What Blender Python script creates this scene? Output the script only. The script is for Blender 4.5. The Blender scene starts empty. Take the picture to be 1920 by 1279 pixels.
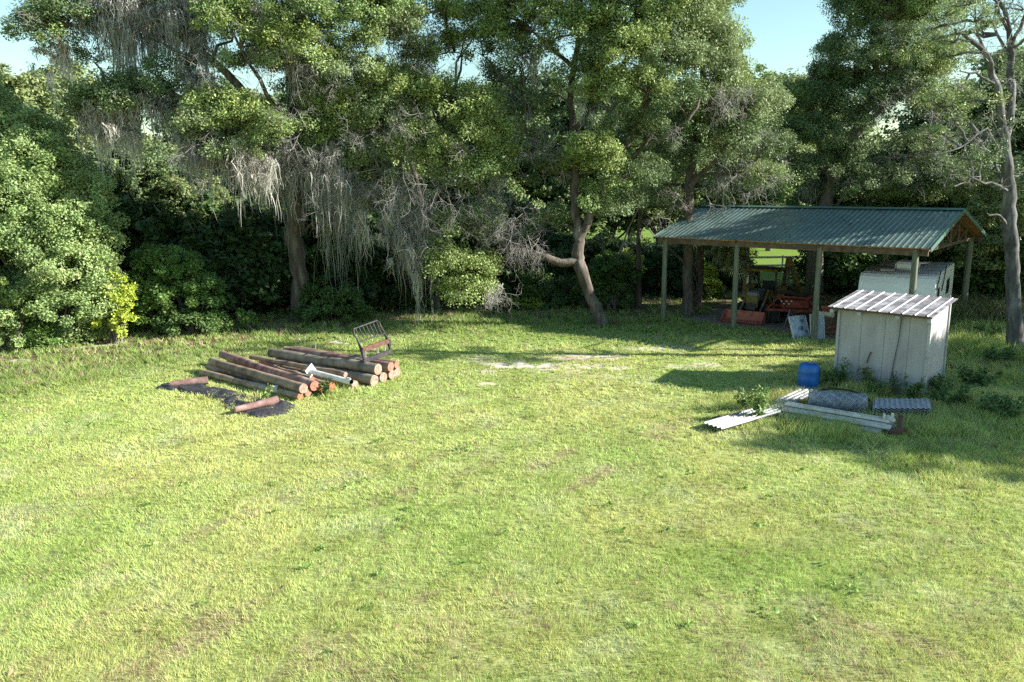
import bpy, math, random
import numpy as np
from mathutils import Matrix, Vector
# ------------------------------------------------------------------ camera, sky, sun, exposure
S = bpy.context.scene
COL = S.collection
CAMH, FPX, PITCH, ROLL = 5.7, 1460.0, 0.203, -0.012
cam = bpy.data.objects.new('camera', bpy.data.cameras.new('camera')); COL.objects.link(cam)
cam.data.sensor_width = 36; cam.data.lens = 36*FPX/1920; cam.data.clip_end = 4000; cam.data.clip_start = .1
_c, _s = math.cos(PITCH), math.sin(PITCH); _cr, _sr = math.cos(ROLL), math.sin(ROLL)
FW = np.array([0, _c, -_s]); X_ = np.array([1., 0, 0]); U_ = np.array([0, _s, _c])
RT = _cr*X_ + _sr*U_; UP = _cr*U_ - _sr*X_
m = Matrix.Identity(4)
for i in range(3):
    m[i][0] = RT[i]; m[i][1] = UP[i]; m[i][2] = -FW[i]
m[2][3] = CAMH
cam.matrix_world = m
S.camera = cam
SUN_AZ = math.atan2(.995, -.10)       # from +Y towards +X
SUN_EL = math.radians(25)
w = bpy.data.worlds.new("World"); S.world = w; w.use_nodes = True
nt = w.node_tree; bg = nt.nodes['Background']
sky = nt.nodes.new('ShaderNodeTexSky'); sky.sky_type = 'NISHITA'; sky.sun_disc = False
sky.sun_elevation = SUN_EL; sky.sun_rotation = SUN_AZ
sky.air_density = 1.3; sky.dust_density = .25; sky.ozone_density = 1.2; sky.altitude = 10
mxs = nt.nodes.new('ShaderNodeMix'); mxs.data_type = 'RGBA'; mxs.blend_type = 'MULTIPLY'; mxs.inputs[0].default_value = 1; mxs.inputs[7].default_value = (.84, 1.0, .99, 1)
nt.links.new(sky.outputs[0], mxs.inputs[6]); nt.links.new(mxs.outputs[2], bg.inputs[0]); bg.inputs[1].default_value = .075
sd = bpy.data.lights.new('sun', 'SUN'); sd.energy = 5.0; sd.angle = math.radians(.53); sd.color = (1, .95, .86)
sun = bpy.data.objects.new('sun', sd); COL.objects.link(sun)
SD = Vector((math.sin(SUN_AZ)*math.cos(SUN_EL), math.cos(SUN_AZ)*math.cos(SUN_EL), math.sin(SUN_EL)))
sun.rotation_euler = SD.to_track_quat('Z', 'Y').to_euler()
S.view_settings.view_transform = 'Standard'; S.view_settings.look = 'None'
S.view_settings.exposure = 1.5; S.view_settings.gamma = 1
S.render.engine = 'CYCLES'
cy = S.cycles
cy.max_bounces = 5; cy.diffuse_bounces = 2; cy.glossy_bounces = 2; cy.transmission_bounces = 3; cy.transparent_max_bounces = 6
cy.use_denoising = False; cy.caustics_reflective = False; cy.caustics_refractive = False; cy.sample_clamp_indirect = 4

# ------------------------------------------------------------------ helpers
R = np.random.default_rng(7)
def ray(px, py):
    d = FW + RT*((px-960)/FPX) - UP*((py-640)/FPX)
    return d
def hit(px, py, z=0.0):
    d = ray(px, py); t = (z-CAMH)/d[2]
    return np.array([d[0]*t, d[1]*t, z])
def at(px, py, Y):
    d = ray(px, py); t = Y/d[1]
    return np.array([d[0]*t, Y, CAMH+d[2]*t])
_T = np.random.default_rng(3).random((256, 256))
def vn(x, y, sc, seed=0):
    x = np.asarray(x, float)/sc+seed*17.31; y = np.asarray(y, float)/sc+seed*9.17
    ix = np.floor(x).astype(int); iy = np.floor(y).astype(int); fx = x-ix; fy = y-iy
    fx = fx*fx*(3-2*fx); fy = fy*fy*(3-2*fy)
    g = lambda a, b: _T[(ix+a) & 255, (iy+b) & 255]
    return (g(0, 0)*(1-fx)+g(1, 0)*fx)*(1-fy)+(g(0, 1)*(1-fx)+g(1, 1)*fx)*fy
def fbm(x, y, sc, seed=0, o=3):
    r = 0; a = .5; t = 0
    for k in range(o):
        r = r+a*vn(x, y, sc/2**k, seed+k); t += a; a *= .55
    return r/t
def sst(a, b, x):
    t = np.clip((x-a)/(b-a), 0, 1); return t*t*(3-2*t)

class MB:
    def __init__(s): s.V = []; s.F = []; s.C = []; s.n = 0
    def add(s, V, F, mat=0, smooth=False, col=None):
        V = np.asarray(V, float).reshape(-1, 3)
        if not isinstance(F, list): F = [F]
        for f in F:
            f = np.asarray(f, dtype=np.int64)
            if f.size: s.F.append((f+s.n, mat, smooth))
        s.V.append(V)
        if col is None: c = np.full((len(V), 3), .5)
        else: c = np.broadcast_to(np.asarray(col, float), (len(V), 3))
        s.C.append(c); s.n += len(V)
        return s
    def box(s, c, size, mat=0, rot=None, bev=0, col=None):
        x, y, z = np.array(size)/2.
        if bev <= 0:
            V = np.array([[a*x, b*y, d*z] for d in (-1, 1) for b in (-1, 1) for a in (-1, 1)])
            F = np.array([[0, 2, 3, 1], [4, 5, 7, 6], [0, 1, 5, 4], [2, 6, 7, 3], [0, 4, 6, 2], [1, 3, 7, 5]])
            Fs = [F]
        else:
            b = min(bev, x*.9, y*.9, z*.9); V = []; idx = {}
            for i, sx in enumerate((-1, 1)):
                for j, sy in enumerate((-1, 1)):
                    for k, sz in enumerate((-1, 1)):
                        for ax in range(3):
                            p = [sx*(x-b), sy*(y-b), sz*(z-b)]; p[ax] = (sx*x, sy*y, sz*z)[ax]
                            idx[i, j, k, ax] = len(V); V.append(p)
            q = []; t = []
            for i in (0, 1):
                o = lambda L: L if i else L[::-1]
                q.append(o([idx[i, 0, 0, 0], idx[i, 1, 0, 0], idx[i, 1, 1, 0], idx[i, 0, 1, 0]]))
                q.append(o([idx[0, i, 0, 1], idx[0, i, 1, 1], idx[1, i, 1, 1], idx[1, i, 0, 1]]))
                q.append(o([idx[0, 0, i, 2], idx[1, 0, i, 2], idx[1, 1, i, 2], idx[0, 1, i, 2]]))
                for j in (0, 1):
                    q.append([idx[i, j, 0, 0], idx[i, j, 1, 0], idx[i, j, 1, 1], idx[i, j, 0, 1]])
                    q.append([idx[i, 0, j, 0], idx[i, 1, j, 0], idx[i, 1, j, 2], idx[i, 0, j, 2]])
                    q.append([idx[0, i, j, 1], idx[1, i, j, 1], idx[1, i, j, 2], idx[0, i, j, 2]])
                    for k in (0, 1): t.append([idx[i, j, k, a] for a in range(3)])
            V = np.array(V); Fs = [np.array(q), np.array(t)]
        if rot is not None: V = V @ np.array(rot).T
        return s.add(V+np.array(c, float), Fs, mat, False, col)
    def beam(s, a, b, w_, h_, mat=0, col=None, up=(0, 0, 1)):
        a = np.array(a, float); b = np.array(b, float); d = b-a; L = np.linalg.norm(d); d /= L
        u = np.array(up, float)
        if abs(d@u) > .98: u = np.array([1., 0, 0])
        sd_ = np.cross(d, u); sd_ /= np.linalg.norm(sd_); u = np.cross(sd_, d)
        return s.box((a+b)/2, (L, w_, h_), mat, np.stack([d, -sd_, u], 1), 0, col)
    def tube(s, P, r, n=8, mat=0, cap=True, col=None, smooth=True, wob=0, ell=1.0):
        P = np.asarray(P, float); k = len(P); r = np.broadcast_to(np.asarray(r, float), (k,))
        T = np.gradient(P, axis=0); T /= np.linalg.norm(T, axis=1, keepdims=True)+1e-9
        u = np.array([0, 0, 1.]) if abs(T[0][2]) < .9 else np.array([1., 0, 0])
        A = np.cross(T, u); A /= np.linalg.norm(A, axis=1, keepdims=True)+1e-9; B = np.cross(T, A)
        an = np.linspace(0, 2*np.pi, n, endpoint=False)
        rr = r[:, None]*np.ones((1, n))
        if wob: rr = rr*(1+wob*(vn(an[None, :]*1.7+0*rr, np.arange(k)[:, None]*.6+0*rr, 1., int(P[0, 0]*3) % 17)-.5)*2*np.ones_like(rr))
        V = P[:, None, :]+rr[..., None]*(np.cos(an)[None, :, None]*A[:, None, :]+ell*np.sin(an)[None, :, None]*B[:, None, :])
        V = V.reshape(-1, 3)
        i = np.arange(k-1)[:, None]*n; j = np.arange(n)[None, :]; j2 = (j+1) % n
        F = np.stack([i+j, i+j2, i+n+j2, i+n+j], -1).reshape(-1, 4)
        s.add(V, F, mat, smooth, col)
        if cap:
            base = s.n
            for e in (0, k-1):
                ring = V[e*n:(e+1)*n]
                s.add(np.vstack([ring, P[e]]), np.array([[q, (q+1) % n, n] if e else [(q+1) % n, q, n] for q in range(n)]), mat if cap is True else cap, False, col)
        return s
    def lathe(s, c, prof, n=20, mat=0, axis=None, smooth=True, col=None):
        an = np.linspace(0, 2*np.pi, n, endpoint=False); prof = np.array(prof, float)
        V = np.stack([prof[:, 0, None]*np.cos(an), prof[:, 0, None]*np.sin(an), prof[:, 1, None]+0*an], -1).reshape(-1, 3)
        k = len(prof); i = np.arange(k-1)[:, None]*n; j = np.arange(n)[None, :]; j2 = (j+1) % n
        F = np.stack([i+j, i+j2, i+n+j2, i+n+j], -1).reshape(-1, 4)
        if axis is not None: V = V @ np.array(axis).T
        return s.add(V+np.array(c, float), F, mat, smooth, col)
    def build(s, name, mats, parent=None, origin=None, **kw):
        V = np.concatenate(s.V); C = np.concatenate(s.C)
        if origin is None and parent is not None: origin = parent.get('_o', (0, 0, 0))
        o_ = np.array(origin if origin is not None else (0, 0, 0), float)
        V = V-o_
        me = bpy.data.meshes.new(name)
        me.vertices.add(len(V)); me.vertices.foreach_set('co', V.astype(np.float32).ravel())
        li = np.concatenate([f.ravel() for f, _, _ in s.F]); tot = np.concatenate([np.full(len(f), f.shape[1]) for f, _, _ in s.F])
        st = np.concatenate([[0], np.cumsum(tot)[:-1]])
        me.loops.add(len(li)); me.loops.foreach_set('vertex_index', li.astype(np.int32))
        me.polygons.add(len(tot)); me.polygons.foreach_set('loop_start', st.astype(np.int32))
        me.polygons.foreach_set('material_index', np.concatenate([np.full(len(f), m_) for f, m_, _ in s.F]).astype(np.int32))
        me.polygons.foreach_set('use_smooth', np.concatenate([np.full(len(f), sm) for f, _, sm in s.F]))
        at_ = me.attributes.new('Col', 'FLOAT_COLOR', 'POINT')
        at_.data.foreach_set('color', np.hstack([C, np.ones((len(C), 1))]).astype(np.float32).ravel())
        me.update(calc_edges=True)
        if not isinstance(mats, (list, tuple)): mats = [mats]
        for q in mats: me.materials.append(q)
        o = bpy.data.objects.new(name, me); COL.objects.link(o)
        if parent is not None: o.parent = parent
        else: o.location = o_
        for k_, v_ in kw.items(): o[k_] = v_
        return o
def thing(name, label, cat, loc, group=None):
    o = bpy.data.objects.new(name, None); COL.objects.link(o); loc = [float(q) for q in loc]
    o.location = loc; o['label'] = label; o['category'] = cat; o['_o'] = loc
    o.empty_display_size = .3
    if group: o['group'] = group
    return o
def single(mb, name, mats, label, cat, loc, group=None):
    o = mb.build(name, mats, None, loc, label=label, category=cat)
    if group: o['group'] = group
    return o
def copy_tree(o, loc, rz=0, sc=1., label=None, parent=None):
    c = o.copy(); COL.objects.link(c)
    if parent is not None: c.parent = parent
    else:
        c.location = loc; c.rotation_euler[2] = rz; c.scale = (sc, sc, sc) if np.isscalar(sc) else sc
        if label: c['label'] = label
    for ch in list(o.children): copy_tree(ch, None, parent=c)
    return c

# ------------------------------------------------------------------ materials
def new_mat(name):
    m_ = bpy.data.materials.new(name); m_.use_nodes = True
    return m_, m_.node_tree, m_.node_tree.nodes['Principled BSDF']
def ramp(nt, fac, stops):
    r = nt.nodes.new('ShaderNodeValToRGB'); e = r.color_ramp.elements
    while len(e) < len(stops): e.new(.5)
    for i, (p, c) in enumerate(stops): e[i].position = p; e[i].color = (*c, 1)
    nt.links.new(fac, r.inputs[0]); return r.outputs[0]
def noise(nt, sc, det=4, stretch=None, rough=.6, coord='Object'):
    tc = nt.nodes.new('ShaderNodeTexCoord'); n = nt.nodes.new('ShaderNodeTexNoise')
    n.inputs['Scale'].default_value = sc; n.inputs['Detail'].default_value = det; n.inputs['Roughness'].default_value = rough
    src = tc.outputs[coord]
    if stretch:
        mp = nt.nodes.new('ShaderNodeMapping'); mp.inputs['Scale'].default_value = stretch
        nt.links.new(src, mp.inputs[0]); src = mp.outputs[0]
    nt.links.new(src, n.inputs['Vector']); return n.outputs['Fac']
def bump(nt, b, h, st=.4, d=.02):
    bp = nt.nodes.new('ShaderNodeBump'); bp.inputs['Strength'].default_value = st; bp.inputs['Distance'].default_value = d
    nt.links.new(h, bp.inputs['Height']); nt.links.new(bp.outputs[0], b.inputs['Normal'])
def surf(name, stops, sc=6, rough=.8, metal=0, stretch=None, bm=.3, bd=.01, det=5, spec=.3):
    m_, nt, b = new_mat(name)
    f = noise(nt, sc, det, stretch); nt.links.new(ramp(nt, f, stops), b.inputs['Base Color'])
    b.inputs['Roughness'].default_value = rough; b.inputs['Metallic'].default_value = metal
    b.inputs['Specular IOR Level'].default_value = spec
    if bm: bump(nt, b, f, bm, bd)
    return m_
def attr_mat(name, rough=.6, trans=0., spec=.3, mult=None, bmp=0):
    m_, nt, b = new_mat(name); a = nt.nodes.new('ShaderNodeAttribute'); a.attribute_name = 'Col'
    src = a.outputs['Color']
    if mult:
        f = noise(nt, mult[0], 5); mx = nt.nodes.new('ShaderNodeMix'); mx.data_type = 'RGBA'; mx.blend_type = 'MULTIPLY'; mx.inputs[0].default_value = 1
        nt.links.new(src, mx.inputs[6]); nt.links.new(ramp(nt, f, mult[1]), mx.inputs[7]); src = mx.outputs[2]
        if bmp: bump(nt, b, f, bmp, .03)
    nt.links.new(src, b.inputs['Base Color']); b.inputs['Roughness'].default_value = rough; b.inputs['Specular IOR Level'].default_value = spec
    if trans:
        t = nt.nodes.new('ShaderNodeBsdfTranslucent'); nt.links.new(src, t.inputs[0])
        mx = nt.nodes.new('ShaderNodeMixShader'); mx.inputs[0].default_value = trans
        nt.links.new(b.outputs[0], mx.inputs[1]); nt.links.new(t.outputs[0], mx.inputs[2])
        nt.links.new(mx.outputs[0], nt.nodes['Material Output'].inputs[0])
    return m_
M = {}
M['leaf'] = attr_mat('leaf', .5, .27, .35)
M['grass'] = attr_mat('grass_blade', .5, .35, .3)
M['moss'] = attr_mat('moss', .9, .3, .1)
M['twig'] = surf('twig', [(.3, (.17, .16, .15)), (.7, (.36, .34, .32))], 4, .9)
M['bark'] = surf('bark', [(.3, (.055, .045, .036)), (.55, (.13, .11, .09)), (.75, (.25, .23, .2))], 5, .95, 0, (1, 1, .25), .9, .06, 8)
M['bark_pale'] = surf('bark_pale', [(.3, (.04, .032, .027)), (.5, (.105, .085, .07)), (.75, (.24, .215, .19))], 5, .95, 0, (1, 1, .2), .8, .04, 8)
M['bark_grey'] = surf('bark_grey', [(.3, (.04, .038, .038)), (.5, (.1, .098, .096)), (.75, (.24, .24, .245))], 5, .95, 0, (1, 1, .3), .8, .04, 8)
M['post'] = surf('treated_post', [(.3, (.085, .1, .07)), (.55, (.17, .18, .13)), (.8, (.28, .25, .18))], 7, .9, 0, (3, 3, .2), .5, .01, 7)
M['log'] = surf('log', [(.25, (.08, .06, .045)), (.42, (.20, .14, .10)), (.55, (.30, .225, .155)), (.75, (.45, .39, .31))], 2.2, .85, 0, None, .5, .02, 9)
M['log_red'] = surf('log_red', [(.25, (.06, .035, .035)), (.42, (.2, .11, .095)), (.55, (.3, .2, .16)), (.75, (.44, .36, .3))], 2.6, .85, 0, None, .5, .02, 9)
M['log_green'] = surf('log_green', [(.25, (.065, .06, .045)), (.42, (.16, .145, .11)), (.55, (.25, .21, .155)), (.75, (.38, .34, .27))], 2.4, .85, 0, None, .5, .02, 9)
def endgrain(name, a, b_):
    return surf(name, [(.3, a), (.7, b_)], 14, .9, 0, None, .5, .01, 8)
M['end_pale'] = endgrain('end_pale', (.16, .09, .07), (.5, .33, .26))
M['end_orange'] = endgrain('end_orange', (.2, .075, .035), (.44, .2, .1))
M['end_red'] = endgrain('end_red', (.22, .09, .06), (.42, .2, .14))
M['white_metal'] = surf('white_metal', [(.3, (.42, .40, .37)), (.6, (.7, .69, .67))], 5, .5, .0, None, .1, .003)
M['galv'] = surf('galvanised', [(.3, (.24, .26, .29)), (.6, (.42, .45, .5))], 6, .55, .3, None, .1, .003)
M['black_steel'] = surf('black_steel', [(.35, (.03, .03, .035)), (.6, (.07, .065, .07)), (.75, (.17, .1, .08))], 9, .55, .3)
M['tarp'] = surf('tarp', [(.3, (.02, .02, .024)), (.62, (.055, .055, .062)), (.8, (.2, .18, .16))], 7, .6, 0, None, .9, .04, 8)
M['roof_green'] = surf('roof_green', [(.3, (.08, .13, .125)), (.7, (.135, .195, .18))], 1.3, .38, .25, (1, 1, 1), .05, .002, 5, .5)
M['trim_green'] = surf('trim_green', [(.3, (.06, .13, .1)), (.7, (.1, .18, .14))], 3, .5, .1)
M['wood_orange'] = surf('wood_orange', [(.3, (.3, .13, .055)), (.7, (.5, .25, .12))], 4, .85, 0, (1, 6, 1))
M['wood_dark'] = surf('wood_dark', [(.3, (.07, .05, .035)), (.7, (.17, .12, .08))], 5, .9)
M['dirt'] = surf('dirt_floor', [(.3, (.2, .15, .12)), (.55, (.33, .26, .21)), (.75, (.48, .4, .34))], 1.8, .95, 0, None, .6, .03, 8)
M['shed_wall'] = surf('shed_wall', [(.25, (.28, .26, .26)), (.5, (.41, .39, .395)), (.75, (.49, .475, .485))], 1.6, .8, 0, (1, 1, .35), .1, .004, 8)
M['trailer_white'] = surf('trailer_white', [(.3, (.68, .7, .72)), (.7, (.84, .85, .86))], 1.6, .35, 0, None, .03, .002, 5, .5)
M['trailer_dirty'] = surf('trailer_roof', [(.3, (.25, .22, .19)), (.55, (.55, .52, .48)), (.75, (.72, .7, .68))], 2.2, .8, 0, (1, 1, 1), .1, .005, 7)
M['dark'] = surf('dark_rubber', [(.3, (.015, .015, .015)), (.7, (.04, .038, .036))], 10, .8)
M['glass'] = surf('dark_glass', [(.3, (.02, .022, .025)), (.7, (.04, .045, .05))], 3, .12, 0, None, 0, .01, 2, .6)
M['yellow'] = surf('machine_yellow', [(.3, (.09, .065, .025)), (.6, (.24, .17, .045)), (.8, (.34, .25, .09))], 6, .6)
M['salmon'] = surf('faded_red_bucket', [(.3, (.26, .075, .05)), (.6, (.46, .15, .1)), (.8, (.5, .24, .18))], 5, .65)
M['red'] = surf('machine_red', [(.3, (.06, .014, .01)), (.6, (.21, .033, .02)), (.8, (.32, .07, .04))], 5, .45)
M['grey_steel'] = surf('grey_steel', [(.3, (.1, .1, .11)), (.7, (.25, .25, .27))], 7, .5, .3)
M['panel_blue'] = surf('worn_panel', [(.4, (.1, .14, .2)), (.5, (.42, .5, .6)), (.8, (.62, .68, .74))], 4, .6, 0, None, .1, .004, 9)
M['panel_grey'] = surf('grey_panel', [(.35, (.28, .33, .38)), (.7, (.42, .48, .53))], 3, .6)
M['beige'] = surf('beige_roll', [(.3, (.4, .34, .26)), (.7, (.6, .54, .44))], 6, .85)
M['blue'] = surf('blue_plastic', [(.3, (.01, .1, .36)), (.7, (.02, .17, .52))], 3, .4, 0, None, .02, .002, 4, .5)
M['hose'] = M['dark']
M['fence_white'] = surf('fence_white', [(.3, (.6, .6, .58)), (.7, (.8, .8, .78))], 4, .7)
M['rust_red'] = surf('rust_red', [(.3, (.06, .028, .025)), (.7, (.17, .08, .065))], 8, .85)

# shed roof: rib/valley stain in procedural nodes (purple-brown weathering)
M['shed_roof'] = surf('shed_roof', [(.32, (.15, .13, .135)), (.47, (.3, .27, .28)), (.64, (.6, .58, .6))], 3.2, .5, .35, (1, 1, 1), .05, .002, 9)
M['rib_white'] = surf('rib_white', [(.3, (.34, .33, .34)), (.7, (.52, .52, .54))], 5, .5, .2)

# ------------------------------------------------------------------ lawn zones
def seg(x, y, a, b):
    a = np.array(a)[:2]; b = np.array(b)[:2]; d = b-a; t = np.clip(((x-a[0])*d[0]+(y-a[1])*d[1])/(d@d), 0, 1)
    return np.hypot(x-a[0]-t*d[0], y-a[1]-t*d[1])
BA = .734; BD = np.array([math.cos(BA), -math.sin(BA)]); BE = np.array([math.sin(BA), math.cos(BA)])
B0 = np.array([1.088, 5.508])*CAMH; BS = .542*CAMH; BDEP = 1.301*CAMH
SH0 = np.array([9.08, 21.24]); SHB = .772; SD_ = np.array([math.cos(SHB), -math.sin(SHB)]); SE_ = np.array([math.sin(SHB), math.cos(SHB)])
SHW, SHD, SHF, SHK = 2.31, 1.52, 2.2, 2.34
def edge_y(x):            # where the mown lawn meets the woods
    return np.interp(x, [-22, -14, -9.5, -5, 0, 5, 12], [20.5, 22.5, 28.0, 30.6, 31.2, 31.0, 31.0])
BROWN = [((230, 1272), (420, 1165), .30, .8), ((420, 1165), (520, 1112), .15, .6), ((620, 1070), (720, 1030), .14, .45), ((700, 950), (780, 915), .28, .9),
         ((1000, 880), (1070, 846), .22, .7), ((1100, 905), (1140, 880), .2, .9), ((330, 1020), (470, 960), .25, .7), ((1230, 815), (1290, 790), .3, .6),
         ((30, 772), (60, 770), .3, .6), ((140, 925), (250, 900), .3, .45), ((0, 970), (60, 960), .4, .4), ((780, 1128), (812, 1112), .1, 1.0), ((1390, 1043), (1400, 1040), .06, 1.),
         ((1530, 1140), (1690, 1200), .2, .9), ((1690, 1200), (1790, 1232), .15, .7), ((1330, 1150), (1400, 1240), .7, .45), ((1500, 1210), (1600, 1270), .6, .5),
         ((1820, 1140), (1900, 1200), .4, .4), ((560, 1225), (700, 1275), .5, .55), ((240, 1150), (60, 1260), .5, .3), ((100, 1060), (180, 1090), .5, .35), ((820, 1180), (900, 1240), .4, .35),
         ((880, 830), (760, 880), .25, .35), ((1560, 940), (1900, 1010), .18, .3), ((1850, 1085), (1920, 1105), .1, .7), ((860, 890), (940, 860), .2, .5), ((550, 935), (640, 905), .2, .35), ((920, 1080), (1010, 1180), .25, .3), ((1060, 925), (1100, 905), .12, .7)]
SAND = [((935, 683), (1020, 688), .30, 1.), ((1030, 672), (1160, 668), .24, .75), ((1050, 688), (1180, 690), .25, .55), ((1200, 654), (1270, 650), .3, .5), ((905, 720), (915, 720), .10, .9),
        ((900, 672), (935, 690), .4, .4), ((1280, 688), (1330, 684), .25, .45), ((620, 642), (650, 644), .22, .9), ((30, 676), (48, 678), .12, .5), ((150, 652), (200, 648), .3, .6), ((1040, 700), (1220, 712), .4, .2)]
def zones(x, y):
    wob = (fbm(x, y, .5, 5)-.5)
    br = np.zeros_like(x)
    for a, b, wd, st in BROWN:
        d = seg(x, y, hit(*a), hit(*b)); br = np.maximum(br, .7*st*sst(wd*1.3, wd*.2, d+wob*wd*2.2))
    sa = np.zeros_like(x)
    for a, b, wd, st in SAND:
        d = seg(x, y, hit(*a), hit(*b)); wd *= 1.55; sa = np.maximum(sa, st*sst(wd*1.2, wd*.45, d+wob*wd*2.4))
    # packed floor under the barn
    u = (x-B0[0])*BD[0]+(y-B0[1])*BD[1]; v = (x-B0[0])*BE[0]+(y-B0[1])*BE[1]
    fl = sst(-.1, .7, u+wob*1.2)*sst(10.4, 9.4, u)*sst(.15, .8, v+wob*1.2)*sst(7.6, 6.8, v)
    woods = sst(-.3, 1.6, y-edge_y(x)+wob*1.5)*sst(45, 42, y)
    return br, sa, fl, woods
def lawn_col(x, y):
    n1 = fbm(x, y, 3.2, 1); n2 = fbm(x, y, .9, 2); n3 = fbm(x, y, 7, 3)
    lush = np.array([.34, .47, .12]); yel = np.array([.50, .535, .19]); mid = np.array([.43, .505, .165]); pale = np.array([.51, .56, .28])
    c = mid+(lush-mid)*(.6*sst(.5, .75, n1))[:, None]+(yel-mid)*(sst(.5, .25, n1)*.9)[:, None]
    c = c+(pale-c)*(sst(.55, .8, n2)*.55)[:, None]
    c = 1.05*c*(1+(n3-.5)*.2)[:, None]
    q = (x*.52-y*.85)+.5*fbm(x, y, 4, 71); c = c*(1+.07*np.sin(q*2*np.pi/1.35)*sst(.35, .6, fbm(x, y, 3.5, 73)))[:, None]
    g = seg(x, y, hit(1330, 1060), hit(1560, 1090)); c = c+(np.array([.3, .46, .09])-c)*(.4*sst(1.0, .2, g+(n2-.5)*.8))[:, None]
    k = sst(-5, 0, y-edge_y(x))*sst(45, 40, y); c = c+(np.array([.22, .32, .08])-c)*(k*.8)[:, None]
    return c

# ------------------------------------------------------------------ ground
def graded(parts):
    out = [np.array([parts[0][0]])]
    for a, b, st in parts:
        n = max(1, int(round((b-a)/st))); out.append(np.linspace(a, b, n+1)[1:])
    return np.concatenate(out)
gx = graded([(-700, -60, 40), (-60, -20, 4), (-20, 20, .12), (20, 60, 4), (60, 700, 40)])
gy = graded([(-60, 4, 8), (4, 37, .12), (37, 60, 1.5), (60, 140, 5), (140, 1500, 80)])
GX, GY = np.meshgrid(gx, gy); fx, fy = GX.ravel(), GY.ravel()
def gz(x, y): return (fbm(x, y, 1.3, 8)-.5)*.05*sst(60, 40, y)
br, sa, fl, wo = zones(fx, fy)
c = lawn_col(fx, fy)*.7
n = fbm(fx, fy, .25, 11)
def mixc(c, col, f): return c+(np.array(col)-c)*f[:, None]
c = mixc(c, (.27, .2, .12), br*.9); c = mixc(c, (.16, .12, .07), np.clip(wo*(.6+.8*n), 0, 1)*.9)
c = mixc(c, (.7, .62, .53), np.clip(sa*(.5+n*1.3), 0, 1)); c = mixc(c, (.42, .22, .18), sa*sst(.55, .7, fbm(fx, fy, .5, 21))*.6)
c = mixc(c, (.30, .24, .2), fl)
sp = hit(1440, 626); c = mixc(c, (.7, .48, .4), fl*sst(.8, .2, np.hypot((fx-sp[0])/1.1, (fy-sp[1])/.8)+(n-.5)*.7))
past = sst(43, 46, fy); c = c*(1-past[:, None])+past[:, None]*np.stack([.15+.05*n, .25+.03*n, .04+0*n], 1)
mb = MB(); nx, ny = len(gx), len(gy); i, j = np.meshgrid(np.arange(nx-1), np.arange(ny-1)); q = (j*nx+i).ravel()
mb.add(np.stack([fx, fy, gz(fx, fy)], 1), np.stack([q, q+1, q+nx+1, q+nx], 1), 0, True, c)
gm = attr_mat('soil_and_thatch', .95, 0, .1, (14, [(.3, (.55, .55, .55)), (.6, (1, 1, 1)), (.8, (1.35, 1.3, 1.2))]), .5)
g = mb.build('ground', gm); g['kind'] = 'structure'

# ------------------------------------------------------------------ grass blades (one mesh)
def avoid(x, y):
    k = np.ones(len(x), bool)
    u = (x-SH0[0])*SD_[0]+(y-SH0[1])*SD_[1]; v = (x-SH0[0])*SE_[0]+(y-SH0[1])*SE_[1]
    k &= ~((u > 0) & (u < SHW) & (v > 0) & (v < SHD))
    return k
def tall(x, y):
    """extra height, metres"""
    h = np.zeros_like(x); n_ = fbm(x, y, 1.1, 31)
    for px, py, r, hh in [(1480, 785, 2.0, .16), (1600, 760, 2.0, .15), (1700, 790, 2.2, .2), (1560, 812, 1.3, .26), (1500, 800, 1.0, .22), (1630, 832, 1.0, .22), (1640, 745, .9, .3), (1575, 728, .7, .26), (1735, 748, .7, .3), (1480, 745, .9, .25), (1410, 790, .6, .2), (1455, 775, .6, .3), (1850, 770, 2.6, .26), (1750, 740, 1.6, .2), (1900, 700, 2.5, .2), (1420, 760, 1.5, .15), (1510, 715, 1.2, .12), (1800, 860, 2.2, .12),
                          (440, 750, 1.2, .05), (500, 750, .8, .1), (650, 735, .8, .12)]:
        p = hit(px, py); h = np.maximum(h, hh*sst(r, r*.4, np.hypot(x-p[0], y-p[1])+(n_-.5)*1.2))
    h = np.maximum(h, .12*sst(-2.2, .3, y-edge_y(x)+(n_-.5)*3)*(.4+n_))
    h = np.maximum(h, .10*sst(.55, .75, n_)*sst(24, 27, y)*sst(2, 5, x))
    u = (x-B0[0])*BD[0]+(y-B0[1])*BD[1]; v = (x-B0[0])*BE[0]+(y-B0[1])*BE[1]
    h = np.maximum(h, .55*sst(9.3, 10.3, u)*sst(-1.5, .5, v+(n_-.5)*2)*sst(6, 4, v))
    return h
bands = [(7.4, 9.5, 5200, .0038, 1.), (9.5, 12, 4000, .0046, 1.), (12, 15.5, 2500, .006, 1.), (15.5, 20, 1600, .008, 1.05), (20, 26, 950, .0115, 1.1), (26, 34, 560, .017, 1.25), (34, 44, 110, .028, 1.4)]
VV = []; CC = []
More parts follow.
